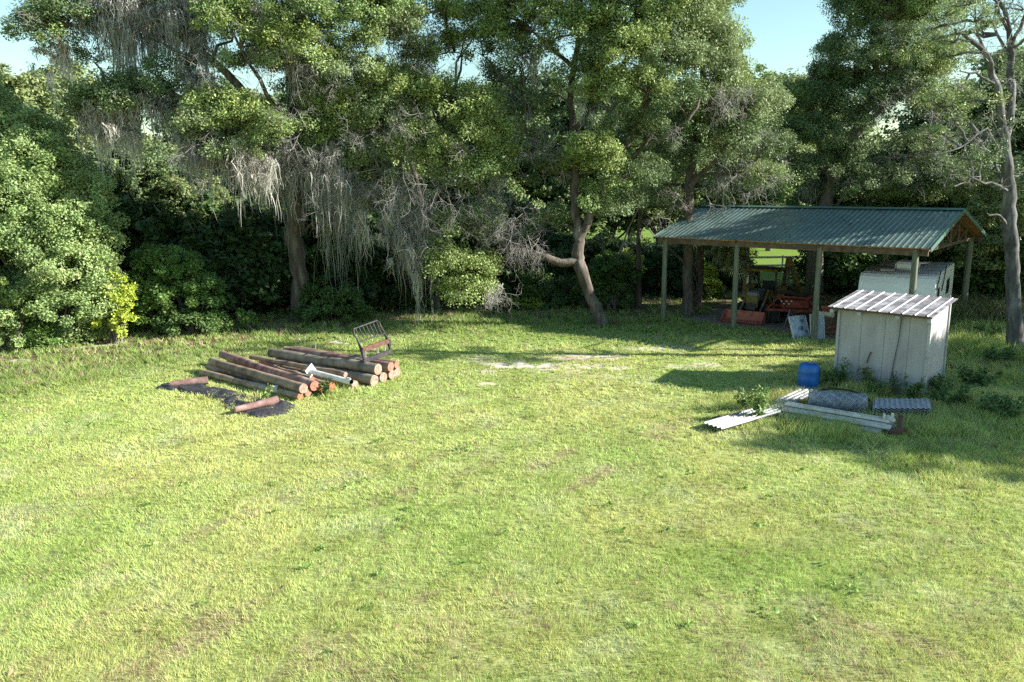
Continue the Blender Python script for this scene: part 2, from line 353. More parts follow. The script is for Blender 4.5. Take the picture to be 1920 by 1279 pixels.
for ya, yb, dens, wd, hm in bands:
    hw = yb*.70+.6
    ntuft = int((yb-ya)*2*hw*dens/9)
    tx = R.uniform(-hw, hw, ntuft); ty = R.uniform(ya, yb, ntuft)
    keep = np.abs(tx) < ty*.70+.8
    tx, ty = tx[keep], ty[keep]
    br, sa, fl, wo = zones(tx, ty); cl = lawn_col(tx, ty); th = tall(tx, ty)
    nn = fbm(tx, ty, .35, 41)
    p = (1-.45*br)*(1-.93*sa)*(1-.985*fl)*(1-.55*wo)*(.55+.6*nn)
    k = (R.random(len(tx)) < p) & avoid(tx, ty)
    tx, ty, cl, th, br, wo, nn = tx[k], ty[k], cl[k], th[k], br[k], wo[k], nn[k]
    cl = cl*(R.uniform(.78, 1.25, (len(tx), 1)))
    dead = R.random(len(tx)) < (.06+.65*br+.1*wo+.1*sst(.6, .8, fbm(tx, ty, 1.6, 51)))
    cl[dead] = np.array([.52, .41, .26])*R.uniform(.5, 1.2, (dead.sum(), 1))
    kb = 9; x = np.repeat(tx, kb)+R.normal(0, .028+.5*wd, len(tx)*kb); y = np.repeat(ty, kb)+R.normal(0, .028+.5*wd, len(tx)*kb)
    C = np.repeat(cl, kb, 0)*R.uniform(.8, 1.22, (len(x), 1)); C[:, 0] *= R.uniform(.88, 1.15, len(x))
    th = np.repeat(th, kb); nb = np.repeat(nn, kb)
    h = (.03+.036*R.random(len(x)))*hm*(.75+.6*nb)+th*R.uniform(.4, 1.15, len(x))
    lean = (vn(x, y, .8, 61)*6.28*1.5); az = lean+R.normal(0, 1.1, len(x)); lm = h*R.uniform(.25, 1.1, len(x))
    z = gz(x, y); fa = R.uniform(0, 2*np.pi, len(x)); wv = wd*R.uniform(.6, 1.35, len(x))*(1+th*1.2)
    a = np.stack([x-np.cos(fa)*wv, y-np.sin(fa)*wv, z-.01], 1); b = np.stack([x+np.cos(fa)*wv, y+np.sin(fa)*wv, z-.01], 1)
    t = np.stack([x+np.cos(az)*lm, y+np.sin(az)*lm, z+h], 1)
    VV.append(np.stack([a, b, t], 1).reshape(-1, 3)); CC.append(np.repeat(C, 3, 0))
VV = np.concatenate(VV); CC = np.concatenate(CC)
mb = MB(); mb.add(VV, np.arange(len(VV)).reshape(-1, 3), 0, False, CC)
g = mb.build('grass', M['grass']); g['kind'] = 'stuff'; g['label'] = 'yellow-green mown grass across the clearing, longer by the shed and woods'; g['category'] = 'grass'
NG = len(VV)//3

# ------------------------------------------------------------------ foliage
def leaves(mb, P, size, asp, col, updir=.4, out=None, seed=0):
    n = len(P); N = R.normal(0, 1, (n, 3)); N[:, 2] = np.abs(N[:, 2])*(.8+updir)+updir*.4
    if out is not None: N += out*.6
    N /= np.linalg.norm(N, axis=1, keepdims=True)
    T = np.cross(N, R.normal(0, 1, (n, 3))); T /= np.linalg.norm(T, axis=1, keepdims=True); B = np.cross(N, T)
    L = size*R.uniform(.5, 1.55, (n, 1)); W = L*asp
    V = np.stack([P-T*L*.5, P-B*W*.5-N*L*.05, P+T*L*.5, P+B*W*.5-N*L*.05], 1)+0
    mb.add(V.reshape(-1, 3), np.arange(4*n).reshape(-1, 4), 0, False, np.repeat(col, 4, 0))
def rand_dir(n):
    d = R.normal(0, 1, (n, 3)); return d/np.linalg.norm(d, axis=1, keepdims=True)
DM, LS = 2.6, 1.15
def lobe(mb, c, rx, rz, col, dens=10, nleaf=80, size=.14, asp=.5, cr=.42, var=.25, ry=None, bot=.35):
    """clumps of leaves spread in an ellipsoid; returns clump centres"""
    ry = ry or rx
    rx = rx*LS; ry = ry*LS; rz = rz*LS
    nc = max(4, int(DM*dens*rx*max(rz, .7*rx)))
    d = rand_dir(nc); d[:, 2] = np.where(d[:, 2] < -bot, -d[:, 2], d[:, 2])
    rr = R.uniform(.45, 1.02, nc)**.8*(1+.28*(vn(d[:, 0]*3+c[0], d[:, 1]*3+d[:, 2]*2+c[1], 1., 5)-.5)*2)
    P = np.array(c)+d*rr[:, None]*np.array([rx, ry, rz])
    k = max(8, int(nleaf)); cc = cr*R.uniform(.6, 1.25, nc)
    q = rand_dir(nc*k)*(R.random((nc*k, 1))**.45)*np.repeat(cc, k)[:, None]*np.array([1, 1, .78])
    Q = np.repeat(P, k, 0)+q
    # droop sideways a little so that clumps get ragged edges
    hue = R.uniform(1-var, 1+var, (nc, 1)); yel = R.random((nc, 1))
    C = np.array(col)*hue; C = C*(1-yel*.22)+yel*.22*np.array([C[:, 0].mean()*1.45, C[:, 1].mean()*1.18, C[:, 2].mean()*.75])
    C = np.repeat(C, k, 0)*R.uniform(.72, 1.3, (nc*k, 1))
    leaves(mb, Q, size, asp, np.clip(C, 0, .8), .35, np.repeat(d, k, 0))
    return P
def curve(a, b, sag=.15, n=6, jit=.06):
    a = np.array(a, float); b = np.array(b, float); t = np.linspace(0, 1, n)[:, None]; L = np.linalg.norm(b-a)
    p = a+(b-a)*t; p[:, 2] += (sag*L*np.sin(np.pi*t[:, 0])); j = R.normal(0, jit*L/2, (n, 3)); j[0] = 0; j[-1] = 0
    return p+j*.6
def spray(mb, o, d, L, r, depth=3, nb=5, mat=0, droop=.25):
    """bare branching twigs"""
    d = np.array(d, float); d /= np.linalg.norm(d)+1e-9
    n = 4; P = [np.array(o, float)]; dd = d.copy()
    for _ in range(n):
        dd = dd+R.normal(0, .22, 3)+np.array([0, 0, -droop*.25]); dd /= np.linalg.norm(dd); P.append(P[-1]+dd*L/n)
    P = np.array(P); mb.tube(P, np.linspace(r, r*.45, n+1), 3, mat, False)
    if depth > 0:
        for _ in range(nb):
            i = R.integers(1, n+1); nd = dd*.6+rand_dir(1)[0]*.85
            spray(mb, P[i], nd, L*R.uniform(.4, .7), r*.6, depth-1, max(2, nb-1), mat, droop)
MOSSC = [np.array([.53, .515, .47]), np.array([.44, .43, .405]), np.array([.57, .535, .48]), np.array([.35, .35, .315])]
def moss(mb, P, L, n=26, w0=.03, spread=.16, col=0):
    """hanging strands under each point of P; L metres long"""
    P = np.atleast_2d(P); m_ = len(P)*n; base = np.repeat(P, n, 0)+np.stack([R.normal(0, spread, m_), R.normal(0, spread, m_), R.uniform(-.05, .12, m_)], 1)
    L = np.repeat(np.broadcast_to(L, (len(P),)), n)*(.08+.92*R.random(m_)**1.9); k = 7
    wv = w0*1.2*R.uniform(.35, 1.3, m_); an = R.uniform(0, np.pi, m_); side = np.stack([np.cos(an), np.sin(an), 0*an], 1)
    t = np.linspace(0, 1, k); cl = np.clip((spread*.9), .02, 1)
    pull = -(base-np.repeat(P, n, 0))*np.array([1, 1, 0])
    V = []
    wob = R.normal(0, .06, (m_, k, 3))*np.array([1, 1, 0]); wob[:, 0] = 0; wob = np.cumsum(wob, 1)
    for i in range(k):
        p = base+pull*(t[i]**.8*.8)+wob[:, i]-np.array([0, 0, 1])*(L*t[i])[:, None]
        ww = wv*(1-.82*t[i])*(1+.5*np.sin(t[i]*9+an))
        V.append(p-side*ww[:, None]*.5); V.append(p+side*ww[:, None]*.5)
    V = np.stack(V, 1); F = []
    for i in range(k-1): F.append(np.array([2*i, 2*i+1, 2*i+3, 2*i+2]))
    F = (np.arange(m_)[:, None, None]*(2*k)+np.array(F)[None]).reshape(-1, 4)
    cc = (MOSSC[col][None]*R.uniform(.65, 1.3, (m_, 1)))
    mb.add(V.reshape(-1, 3), F, 0, False, np.repeat(cc, 2*k, 0))
def line3(a, b, n): return a+(b-a)*np.linspace(0, 1, n)[:, None]

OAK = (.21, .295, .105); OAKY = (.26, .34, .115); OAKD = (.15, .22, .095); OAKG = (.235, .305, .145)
def tree(name, label, cat, base, trunk, radii, lobes, limbs=(), mossy=(), sprays=(), bark='bark', leaf=.083, asp=.52, group=None, nleaf=190, dens=10, cr=.43, extra_branches=3, var=.25, sat=1):
    """trunk: list of 3D points; lobes: (centre, rx, rz, colour[, dens factor]); limbs: lists of 3D points with radii"""
    root = thing(name, label, cat, (base[0], base[1], 0), group)
    tb = MB()
    tp = np.array(trunk); 
    # resample for roughness
    t = np.linspace(0, len(tp)-1, (len(tp)-1)*4+1); P = np.stack([np.interp(t, np.arange(len(tp)), tp[:, i]) for i in range(3)], 1); rr = np.interp(t, np.arange(len(tp)), radii)
    P[1:-1] += R.normal(0, .03, P[1:-1].shape)
    P[0, 2] = min(P[0, 2], -.15); rr[0] *= 1.35; rr[1] *= 1.08
    tb.tube(P, rr, 14, 0, True, wob=.1)
    bb = tb; nodes = list(P[len(P)//3:])
    for pts, r0, r1 in limbs:
        pts = np.array(pts); t = np.linspace(0, len(pts)-1, (len(pts)-1)*3+1); Q = np.stack([np.interp(t, np.arange(len(pts)), pts[:, i]) for i in range(3)], 1)
        Q[1:-1] += R.normal(0, .03, Q[1:-1].shape); bb.tube(Q, np.linspace(r0, r1, len(Q)), 9, 0, True, wob=.2); nodes += list(Q[1:])
    nodes = np.array(nodes)
    lf = MB()
    full = []
    for L in lobes:
        full.append(L)
        for _ in range(sat):
            full.append((L[0]+np.array([R.uniform(-1, 1)*L[1]*1.1, R.uniform(.2, 2.2), R.uniform(-1, 1)*L[2]*.9]), L[1]*R.uniform(.55, .95), L[2]*R.uniform(.6, 1.), L[3], (L[4] if len(L) > 4 else 1)*.8))
    for L in full:
        c, rx, rz, col = L[:4]; df = L[4] if len(L) > 4 else 1
        d = np.linalg.norm((nodes-c)*np.array([1, 1, 1.]), axis=1)+np.maximum(0, nodes[:, 2]-c[2])*1.5; nd = nodes[np.argmin(d)]
        Lb = np.linalg.norm(c-nd)
        if Lb > .3: bb.tube(curve(nd, c, .06, 6, .12), np.linspace(.03+.016*Lb, .022, 6), 6, 0, False)
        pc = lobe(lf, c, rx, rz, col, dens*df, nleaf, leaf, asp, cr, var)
        for q in pc[R.permutation(len(pc))[:int(extra_branches*2)]]:
            bb.tube(curve(c+(q-c)*.05, q, .05, 4, .15), [.025, .018, .012, .006], 4, 0, False)
    bb.build('trunk', M[bark], root)
    lf.build('crown', M['leaf'], root)
    if mossy:
        mo = MB()
        for a in mossy: moss(mo, *a)
        mo.build('spanish_moss', M['moss'], root)
    if sprays:
        sb = MB()
        for (o, d, L_, n_) in sprays:
            for _ in range(max(3, int(n_*.62))): spray(sb, np.array(o)+R.normal(0, .25, 3), np.array(d)+R.normal(0, .4, 3), L_*R.uniform(.6, 1.1), .013, 3, 5)
        sb.build('bare_twigs', M['twig'], root)
    return root
def lob(px, py, Y, rpx, rpy=None, col=OAK, df=1.):
    c = at(px, py, Y); k = Y/FPX*1.03; return (c, rpx*k, (rpy or rpx)*k, col, df)
def hang(ax, ay, bx, by, Y, n, L, per=26, w0=.03, spread=.16, col=0, dY=.0):
    n = int(n*1.5); spread *= .8; per = int(per*.95)
    P = line3(at(ax, ay, Y), at(bx, by, Y+dY), n); P += R.normal(0, .12, P.shape); P[:, 2] += (vn(np.arange(n)*.25+by, np.zeros(n)+bx, 1., 4)-.5)*1.1+R.uniform(-.35, .35, n); P[:, 1] += R.normal(0, .3, n)
    return (P, L*np.clip(.12+1.25*R.random(n)**2.2*(.5+vn(np.arange(n)*.3+ax, np.zeros(n)+ay, 1., 2)), .12, 1.35), per, w0, spread, col)

# --- big moss-hung oak on the left
Yb = 31.6
b = hit(560, 603); tk = [b, at(562, 520, b[1]), at(552, 440, b[1]+.1), at(560, 380, b[1]), at(545, 300, b[1]+.2), at(550, 200, b[1]+.3), at(540, 60, b[1]+.5), at(545, -60, b[1]+.5)]
Y0b = b[1]; Yb = b[1]-1.6
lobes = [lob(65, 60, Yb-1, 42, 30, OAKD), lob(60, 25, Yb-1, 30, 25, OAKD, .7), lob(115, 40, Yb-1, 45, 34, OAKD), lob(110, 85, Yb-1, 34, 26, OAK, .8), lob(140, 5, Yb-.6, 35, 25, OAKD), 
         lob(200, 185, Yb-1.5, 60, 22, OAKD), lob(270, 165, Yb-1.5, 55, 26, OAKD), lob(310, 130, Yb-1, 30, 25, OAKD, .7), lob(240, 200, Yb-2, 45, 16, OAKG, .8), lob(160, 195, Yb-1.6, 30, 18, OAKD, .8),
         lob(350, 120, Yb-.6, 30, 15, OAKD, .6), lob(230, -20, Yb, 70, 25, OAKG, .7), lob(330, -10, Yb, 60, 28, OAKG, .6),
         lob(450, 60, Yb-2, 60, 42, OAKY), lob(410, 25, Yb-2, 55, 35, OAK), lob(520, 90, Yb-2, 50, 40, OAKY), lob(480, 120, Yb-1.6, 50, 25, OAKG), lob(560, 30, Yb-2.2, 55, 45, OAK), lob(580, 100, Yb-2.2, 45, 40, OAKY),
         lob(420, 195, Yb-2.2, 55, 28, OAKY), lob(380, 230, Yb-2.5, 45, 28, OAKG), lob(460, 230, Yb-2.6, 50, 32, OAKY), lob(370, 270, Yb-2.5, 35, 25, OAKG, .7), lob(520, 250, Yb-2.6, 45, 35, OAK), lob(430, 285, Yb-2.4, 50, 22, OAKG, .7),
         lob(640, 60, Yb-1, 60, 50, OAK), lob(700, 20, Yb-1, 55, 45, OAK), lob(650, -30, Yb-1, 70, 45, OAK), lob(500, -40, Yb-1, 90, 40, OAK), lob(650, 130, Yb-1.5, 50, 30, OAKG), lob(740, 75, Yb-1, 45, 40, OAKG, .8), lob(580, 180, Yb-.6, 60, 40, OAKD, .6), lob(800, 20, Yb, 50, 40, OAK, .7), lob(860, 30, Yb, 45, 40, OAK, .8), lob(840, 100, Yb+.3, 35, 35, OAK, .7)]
limbs = [([at(545, 260, Y0b), at(470, 190, Yb-.6), at(400, 110, Yb-.8), at(300, 40, Yb-.5), at(190, 52, Yb-.6), at(90, 40, Yb-1)], .2, .04),
         ([at(550, 330, Y0b), at(470, 300, Yb-.8), at(380, 200, Yb-1.2), at(290, 160, Yb-1.5), at(200, 195, Yb-1.5)], .17, .04),
         ([at(400, 110, Yb-.8), at(330, 95, Yb-1), at(250, 50, Yb-1)], .07, .03),
         ([at(545, 200, Y0b), at(610, 120, Yb-.5), at(700, 40, Yb-.6), at(830, 20, Yb)], .16, .05),
         ([at(548, 240, Y0b), at(500, 180, Yb-1.4), at(450, 90, Yb-2)], .14, .04), ([at(568, 440, Y0b), at(585, 420, Yb-.3), at(600, 440, Yb-.5), at(618, 436, Yb-.7)], .06, .02), ([at(560, 380, Y0b), at(620, 415, Yb-.8), at(640, 380, Yb-1)], .05, .02)]
ms = [hang(160, 5, 260, 12, Yb-.6, 50, 1.9, 34, .035, .18, 1), hang(250, 15, 380, 30, Yb-.5, 60, 2.2, 34, .035, .2, 1), hang(205, 30, 250, 40, Yb-.7, 26, 3.2, 36, .035, .14, 3), hang(215, 40, 235, 50, Yb-.7, 6, 2.2, 40, .04, .18, 3),
      hang(150, 45, 180, 50, Yb-.7, 7, 1.3, 34, .035, .14, 3), hang(270, 55, 300, 60, Yb-.6, 9, 1.5, 34, .035, .15, 3), hang(300, 40, 400, 90, Yb-.7, 40, 2., 28, .035, .18, 1), hang(330, 0, 420, 10, Yb-.4, 20, 1.7, 28, .035, .18, 1), hang(170, 60, 178, 62, Yb-.7, 2, 2.6, 16, .03, .06, 3),
      hang(140, 205, 170, 210, Yb-1.6, 9, 1.1, 30, .035, .15, 1), hang(170, 212, 250, 222, Yb-1.8, 44, 1.8, 36, .035, .15, 2), hang(188, 225, 212, 230, Yb-1.8, 7, 2.2, 40, .03, .1, 0), hang(240, 205, 300, 175, Yb-1.7, 20, 1.5, 36, .035, .15, 0), hang(285, 190, 308, 180, Yb-1.6, 8, 1.7, 34, .035, .12, 1), hang(160, 220, 165, 222, Yb-1.6, 3, 1.5, 40, .035, .12, 1),
      hang(100, 105, 122, 108, Yb-1, 6, 1.5, 36, .035, .1, 2), hang(64, 108, 72, 110, Yb-1, 2, 1.0, 26, .035, .1, 1), hang(115, 110, 120, 112, Yb-1, 2, 2.3, 20, .03, .06, 2), hang(372, 135, 396, 140, Yb-.8, 6, 1., 36, .035, .12, 2), hang(340, 150, 380, 150, Yb-.8, 9, 1.1, 30, .035, .14, 1),
      hang(340, 285, 460, 290, Yb-2.3, 34, 1.7, 34, .03, .15, 1), hang(400, 290, 520, 305, Yb-2.1, 28, 1.8, 34, .03, .15, 0), hang(430, 300, 470, 300, Yb-2.4, 5, 2.3, 24, .03, .08, 2), hang(460, 280, 660, 300, Yb-1, 44, 2.2, 30, .03, .17, 3), hang(350, 260, 380, 262, Yb-2.3, 10, 1.2, 36, .035, .15, 0), hang(520, 290, 640, 310, Yb-1.6, 30, 1.9, 26, .028, .15, 1),
      hang(480, 100, 560, 110, Yb-1.5, 22, 1.2, 30, .035, .16, 1), hang(555, 120, 620, 140, Yb-1.1, 20, 1.3, 30, .035, .16, 1), hang(420, -10, 640, -15, Yb-.2, 34, 1.6, 26, .035, .18, 1), hang(480, 30, 500, 35, Yb-2.1, 5, .9, 36, .035, .12, 0), hang(590, 300, 660, 330, Yb-1, 16, 2.4, 26, .028, .15, 3), hang(600, 390, 660, 410, Yb+1, 14, 2.6, 24, .03, .15, 3), hang(470, 330, 540, 350, Yb+.8, 20, 2.6, 26, .03, .16, 3)]
sp = [(at(500, 85, Yb-2), (0, -.3, 0), 1.2, 6), (at(650, 110, Yb-1.2), (.3, -.3, .1), 1.2, 8), (at(730, 60, Yb-1), (.3, -.2, .2), 1.2, 8), (at(400, 300, Yb-2.3), (-.3, -.3, -.4), 1., 6), (at(600, 60, Yb-2), (0, -.3, 0), 1.2, 5), (at(300, 20, Yb-.8), (-.4, 0, -.2), 1.3, 6), (at(380, 260, Yb-2.6), (0, -.4, 0), 1.1, 8), (at(460, 270, Yb-2.6), (.1, -.4, -.1), 1.1, 8), (at(560, 240, Yb-2), (0, -.4, 0), 1.2, 8), (at(560, 120, Yb-2), (.1, -.4, .1), 1.1, 8), (at(430, 130, Yb-2), (0, -.4, 0), 1.1, 6), (at(120, 60, Yb-1.4), (-.2, -.3, .1), 1., 5), (at(640, 160, Yb-1.2), (.2, -.4, 0), 1.2, 8)]
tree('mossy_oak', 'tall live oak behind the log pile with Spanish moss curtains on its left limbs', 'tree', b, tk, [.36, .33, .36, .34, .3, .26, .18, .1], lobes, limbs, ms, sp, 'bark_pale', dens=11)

# --- centre oak with twiggy boughs hanging to the ground
b = hit(822, 583); Yc = b[1]-3.4
tk = [b, at(822, 540, b[1]), at(800, 430, b[1]+.3), at(770, 300, b[1]+.6), at(775, 190, b[1]+.6), at(790, 80, b[1]+.8)]
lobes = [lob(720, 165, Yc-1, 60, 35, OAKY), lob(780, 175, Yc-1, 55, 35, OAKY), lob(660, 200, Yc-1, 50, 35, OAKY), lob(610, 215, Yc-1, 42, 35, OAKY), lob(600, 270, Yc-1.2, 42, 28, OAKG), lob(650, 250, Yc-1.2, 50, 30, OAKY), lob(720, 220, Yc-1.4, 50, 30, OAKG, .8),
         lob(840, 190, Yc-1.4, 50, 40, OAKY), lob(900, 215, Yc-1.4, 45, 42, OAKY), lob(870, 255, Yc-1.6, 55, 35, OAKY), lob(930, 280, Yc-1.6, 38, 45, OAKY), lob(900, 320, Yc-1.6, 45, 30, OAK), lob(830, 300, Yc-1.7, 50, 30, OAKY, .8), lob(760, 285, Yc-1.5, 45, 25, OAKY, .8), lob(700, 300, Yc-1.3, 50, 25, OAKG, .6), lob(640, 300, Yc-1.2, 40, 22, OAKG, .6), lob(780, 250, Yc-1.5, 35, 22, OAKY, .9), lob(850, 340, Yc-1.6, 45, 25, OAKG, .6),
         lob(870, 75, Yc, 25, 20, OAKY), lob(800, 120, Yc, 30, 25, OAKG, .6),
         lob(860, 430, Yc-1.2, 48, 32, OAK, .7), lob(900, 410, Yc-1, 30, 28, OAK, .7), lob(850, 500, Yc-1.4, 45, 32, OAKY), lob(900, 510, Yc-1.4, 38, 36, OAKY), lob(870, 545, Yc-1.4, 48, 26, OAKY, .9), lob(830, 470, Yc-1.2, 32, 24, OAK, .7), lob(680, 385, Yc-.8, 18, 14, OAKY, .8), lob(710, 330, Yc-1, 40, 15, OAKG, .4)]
limbs = [([at(790, 400, b[1]), at(840, 350, Yc-.8), at(890, 330, Yc-1.2), at(910, 400, Yc-1), at(890, 480, Yc-1)], .09, .03), ([at(770, 300, b[1]), at(700, 230, Yc-.6), at(620, 230, Yc-1)], .1, .03), ([at(775, 280, b[1]), at(850, 220, Yc-1), at(930, 250, Yc-1.4)], .1, .03), ([at(800, 400, b[1]), at(740, 340, Yc-.8), at(680, 350, Yc-1), at(650, 400, Yc-1)], .06, .02)]
ms = [hang(655, 375, 690, 400, Yc-.9, 14, 1.1, 30, .03, .13, 0), hang(668, 400, 690, 430, Yc-.9, 8, 1.5, 30, .03, .1, 2), hang(690, 370, 760, 380, Yc-1, 18, .9, 26, .03, .15, 0), hang(720, 370, 800, 390, Yc-.9, 20, 1.6, 30, .03, .2, 1), hang(715, 420, 790, 430, Yc-.8, 26, 2., 34, .03, .16, 0), hang(745, 420, 790, 460, Yc-.9, 16, 2.4, 34, .03, .15, 1), hang(765, 480, 785, 500, Yc-.9, 8, 2.1, 34, .03, .1, 0), hang(712, 460, 722, 470, Yc-.9, 4, .9, 30, .03, .08, 2),
      hang(735, 205, 758, 215, Yc-1.5, 7, 1.1, 40, .04, .12, 2), hang(770, 70, 815, 78, Yc-.3, 10, 1.1, 36, .04, .14, 2), hang(690, 125, 710, 128, Yc-.6, 7, 1., 34, .035, .13, 0), hang(740, 80, 770, 82, Yc, 7, 1.1, 30, .035, .14, 1), hang(920, 330, 945, 330, Yc-1, 8, .9, 26, .03, .12, 1), hang(800, 520, 812, 525, Yc-1, 3, 1.6, 16, .02, .05, 1), hang(905, 540, 930, 545, Yc-1.2, 6, .9, 26, .03, .12, 0), hang(560, 290, 640, 320, Yc-.9, 20, 1.3, 30, .03, .16, 1)]
sp = [(at(740, 235, Yc-1.7), (0, -.5, -.1), 1.3, 12), (at(860, 290, Yc-2), (.2, -.4, -.1), 1.2, 10), (at(700, 290, Yc-1.6), (-.1, -.4, -.2), 1.2, 10), (at(620, 330, Yc-1.4), (-.2, -.3, -.4), 1.3, 10), (at(760, 330, Yc-1.8), (0, -.5, -.4), 1.5, 14), (at(820, 360, Yc-1.8), (.2, -.5, -.3), 1.5, 14), (at(880, 370, Yc-1.6), (.3, -.4, -.3), 1.4, 10), (at(700, 345, Yc-1.3), (-.4, -.3, -.4), 1.3, 12), (at(930, 350, Yc-1.3), (.1, -.2, -.9), 1.3, 10), (at(960, 440, Yc-1), (.2, -.2, -.9), 1.1, 8), (at(940, 420, Yc-1), (.1, -.2, -.8), 1.3, 10), (at(915, 540, Yc-1.6), (.4, -.3, -.5), .9, 6), (at(780, 150, Yc-.8), (.2, -.3, .1), 1.2, 8), (at(840, 120, Yc-.4), (.2, -.3, .1), 1.2, 8), (at(900, 120, Yc), (.1, -.2, .2), 1.3, 8), (at(660, 230, Yc-1.6), (0, -.4, 0), 1., 6), (at(760, 400, Yc-1.2), (-.1, -.3, -.7), 1.2, 8), (at(830, 410, Yc-1.4), (0, -.3, -.6), 1.2, 8), (at(800, 215, Yc-1.8), (0, -.4, 0), 1., 6)]
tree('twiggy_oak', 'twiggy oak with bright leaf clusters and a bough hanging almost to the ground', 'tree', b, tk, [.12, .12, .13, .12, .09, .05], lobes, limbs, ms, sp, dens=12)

# --- leaning oak (centre)
b = hit(1128, 613); Yl = b[1]
tk = [b, at(1108, 560, Yl+.15), at(1083, 492, Yl+.4), at(1086, 455, Yl+.5), at(1078, 380, Yl+.7), at(1076, 280, Yl+1), at(1070, 170, Yl+1.3), at(1085, 60, Yl+1.6), at(1090, -40, Yl+1.7)]
lobes = [lob(925, 20, Yl+1, 40, 35, OAKD, .7), lob(905, 105, Yl+1.2, 34, 38, OAKD, .6), lob(950, 150, Yl+1.2, 36, 34, OAKD, .7), lob(1010, 30, Yl, 70, 50, OAK), lob(1080, 60, Yl-.5, 60, 50, OAK), lob(980, 110, Yl, 45, 40, OAKG, .6), lob(1150, 20, Yl-.5, 60, 50, OAK), lob(1180, 100, Yl-1, 60, 45, OAKY), lob(1120, 120, Yl-1, 40, 40, OAKD, .8), lob(1230, 50, Yl-.5, 60, 50, OAK), lob(1290, 20, Yl, 55, 50, OAKG), lob(1260, 120, Yl-1, 55, 40, OAKG), lob(1200, 160, Yl-1.2, 60, 35, OAKY), lob(1130, 175, Yl-1, 45, 35, OAKY),
         lob(1100, -40, Yl, 90, 40, OAK), lob(1250, -40, Yl, 90, 40, OAK), lob(1000, -30, Yl+.5, 60, 40, OAKD), lob(1270, 190, Yl-.6, 50, 35, OAKD), lob(1320, 80, Yl, 50, 45, OAKG), lob(1340, 140, Yl, 45, 40, OAKG, .9), lob(950, 50, Yl+.5, 30, 45, OAKG, .7), lob(1000, 200, Yl+1, 35, 40, OAKD, .5),
         lob(1110, 280, Yl-.9, 50, 26, OAKY, 1.1), lob(1135, 300, Yl-.8, 32, 26, OAKY), lob(1170, 230, Yl-.4, 45, 30, OAKD, .8), lob(1220, 260, Yl, 50, 35, OAKD, .8), lob(1200, 330, Yl+.5, 45, 35, OAKD, .7), lob(1110, 380, Yl-.3, 28, 25, OAK, .7), lob(1150, 400, Yl+.4, 40, 30, OAKD, .7), lob(1030, 330, Yl+1, 38, 35, OAKD, .5), lob(1030, 420, Yl+1.5, 40, 30, OAK, .6), lob(1160, 340, Yl, 35, 30, OAK, .7), lob(1000, 270, Yl+1, 30, 30, OAKG, .5)]
limbs = [([at(1088, 492, Yl+.4), at(1050, 490, Yl+.2), at(1005, 478, Yl+.1), at(960, 470, Yl), at(925, 440, Yl-.3)], .2, .07), ([at(1084, 450, Yl+.5), at(1110, 400, Yl+.5), at(1150, 320, Yl+.4), at(1195, 230, Yl), at(1215, 190, Yl)], .2, .08), ([at(1070, 330, Yl+.9), at(990, 300, Yl+.8), at(985, 190, Yl+.5)], .07, .03), ([at(1075, 250, Yl+1), at(1150, 150, Yl), at(1200, 80, Yl)], .12, .05), ([at(1195, 230, Yl), at(1205, 195, Yl-.5), at(1212, 175, Yl-.6)], .07, .04), ([at(1150, 320, Yl+.4), at(1240, 260, Yl-.6), at(1290, 225, Yl-.8)], .05, .02), ([at(1080, 130, Yl+1.3), at(1000, 60, Yl+.5)], .1, .04)]
ms = [hang(985, 100, 1010, 110, Yl+.2, 8, 1.2, 26, .03, .16, 1), hang(1080, 190, 1140, 200, Yl-.3, 10, .9, 22, .03, .16, 1), hang(1000, 300, 1060, 310, Yl+.6, 10, 1., 22, .03, .2, 3), hang(1350, 170, 1400, 175, Yl+.2, 8, .8, 22, .03, .2, 3)]
sp = [(at(1000, 260, Yl+.3), (0, -.4, 0), 1.3, 9), (at(1030, 290, Yl+.3), (0, -.4, 0), 1.2, 9), (at(955, 210, Yl), (.2, -.3, .2), 1.2, 8), (at(960, 410, Yl-.5), (-.2, -.3, -.6), 1.4, 12), (at(990, 440, Yl-.2), (-.2, -.3, -.7), 1.3, 12), (at(1240, 240, Yl-.5), (.2, -.4, 0), 1.1, 6), (at(1180, 190, Yl-.6), (0, -.3, -.2), 1., 6), (at(1340, 180, Yl-.4), (.2, -.3, 0), 1.1, 7), (at(1000, 380, Yl+.3), (0, -.3, -.3), 1.2, 7), (at(1020, 60, Yl-.6), (0, -.4, .1), 1., 4)]
tree('leaning_oak', 'oak with a split leaning trunk and a thick limb reaching left', 'tree', b, tk, [.26, .22, .26, .2, .17, .155, .13, .1, .06], lobes, limbs, ms, sp, 'bark_pale', dens=11)

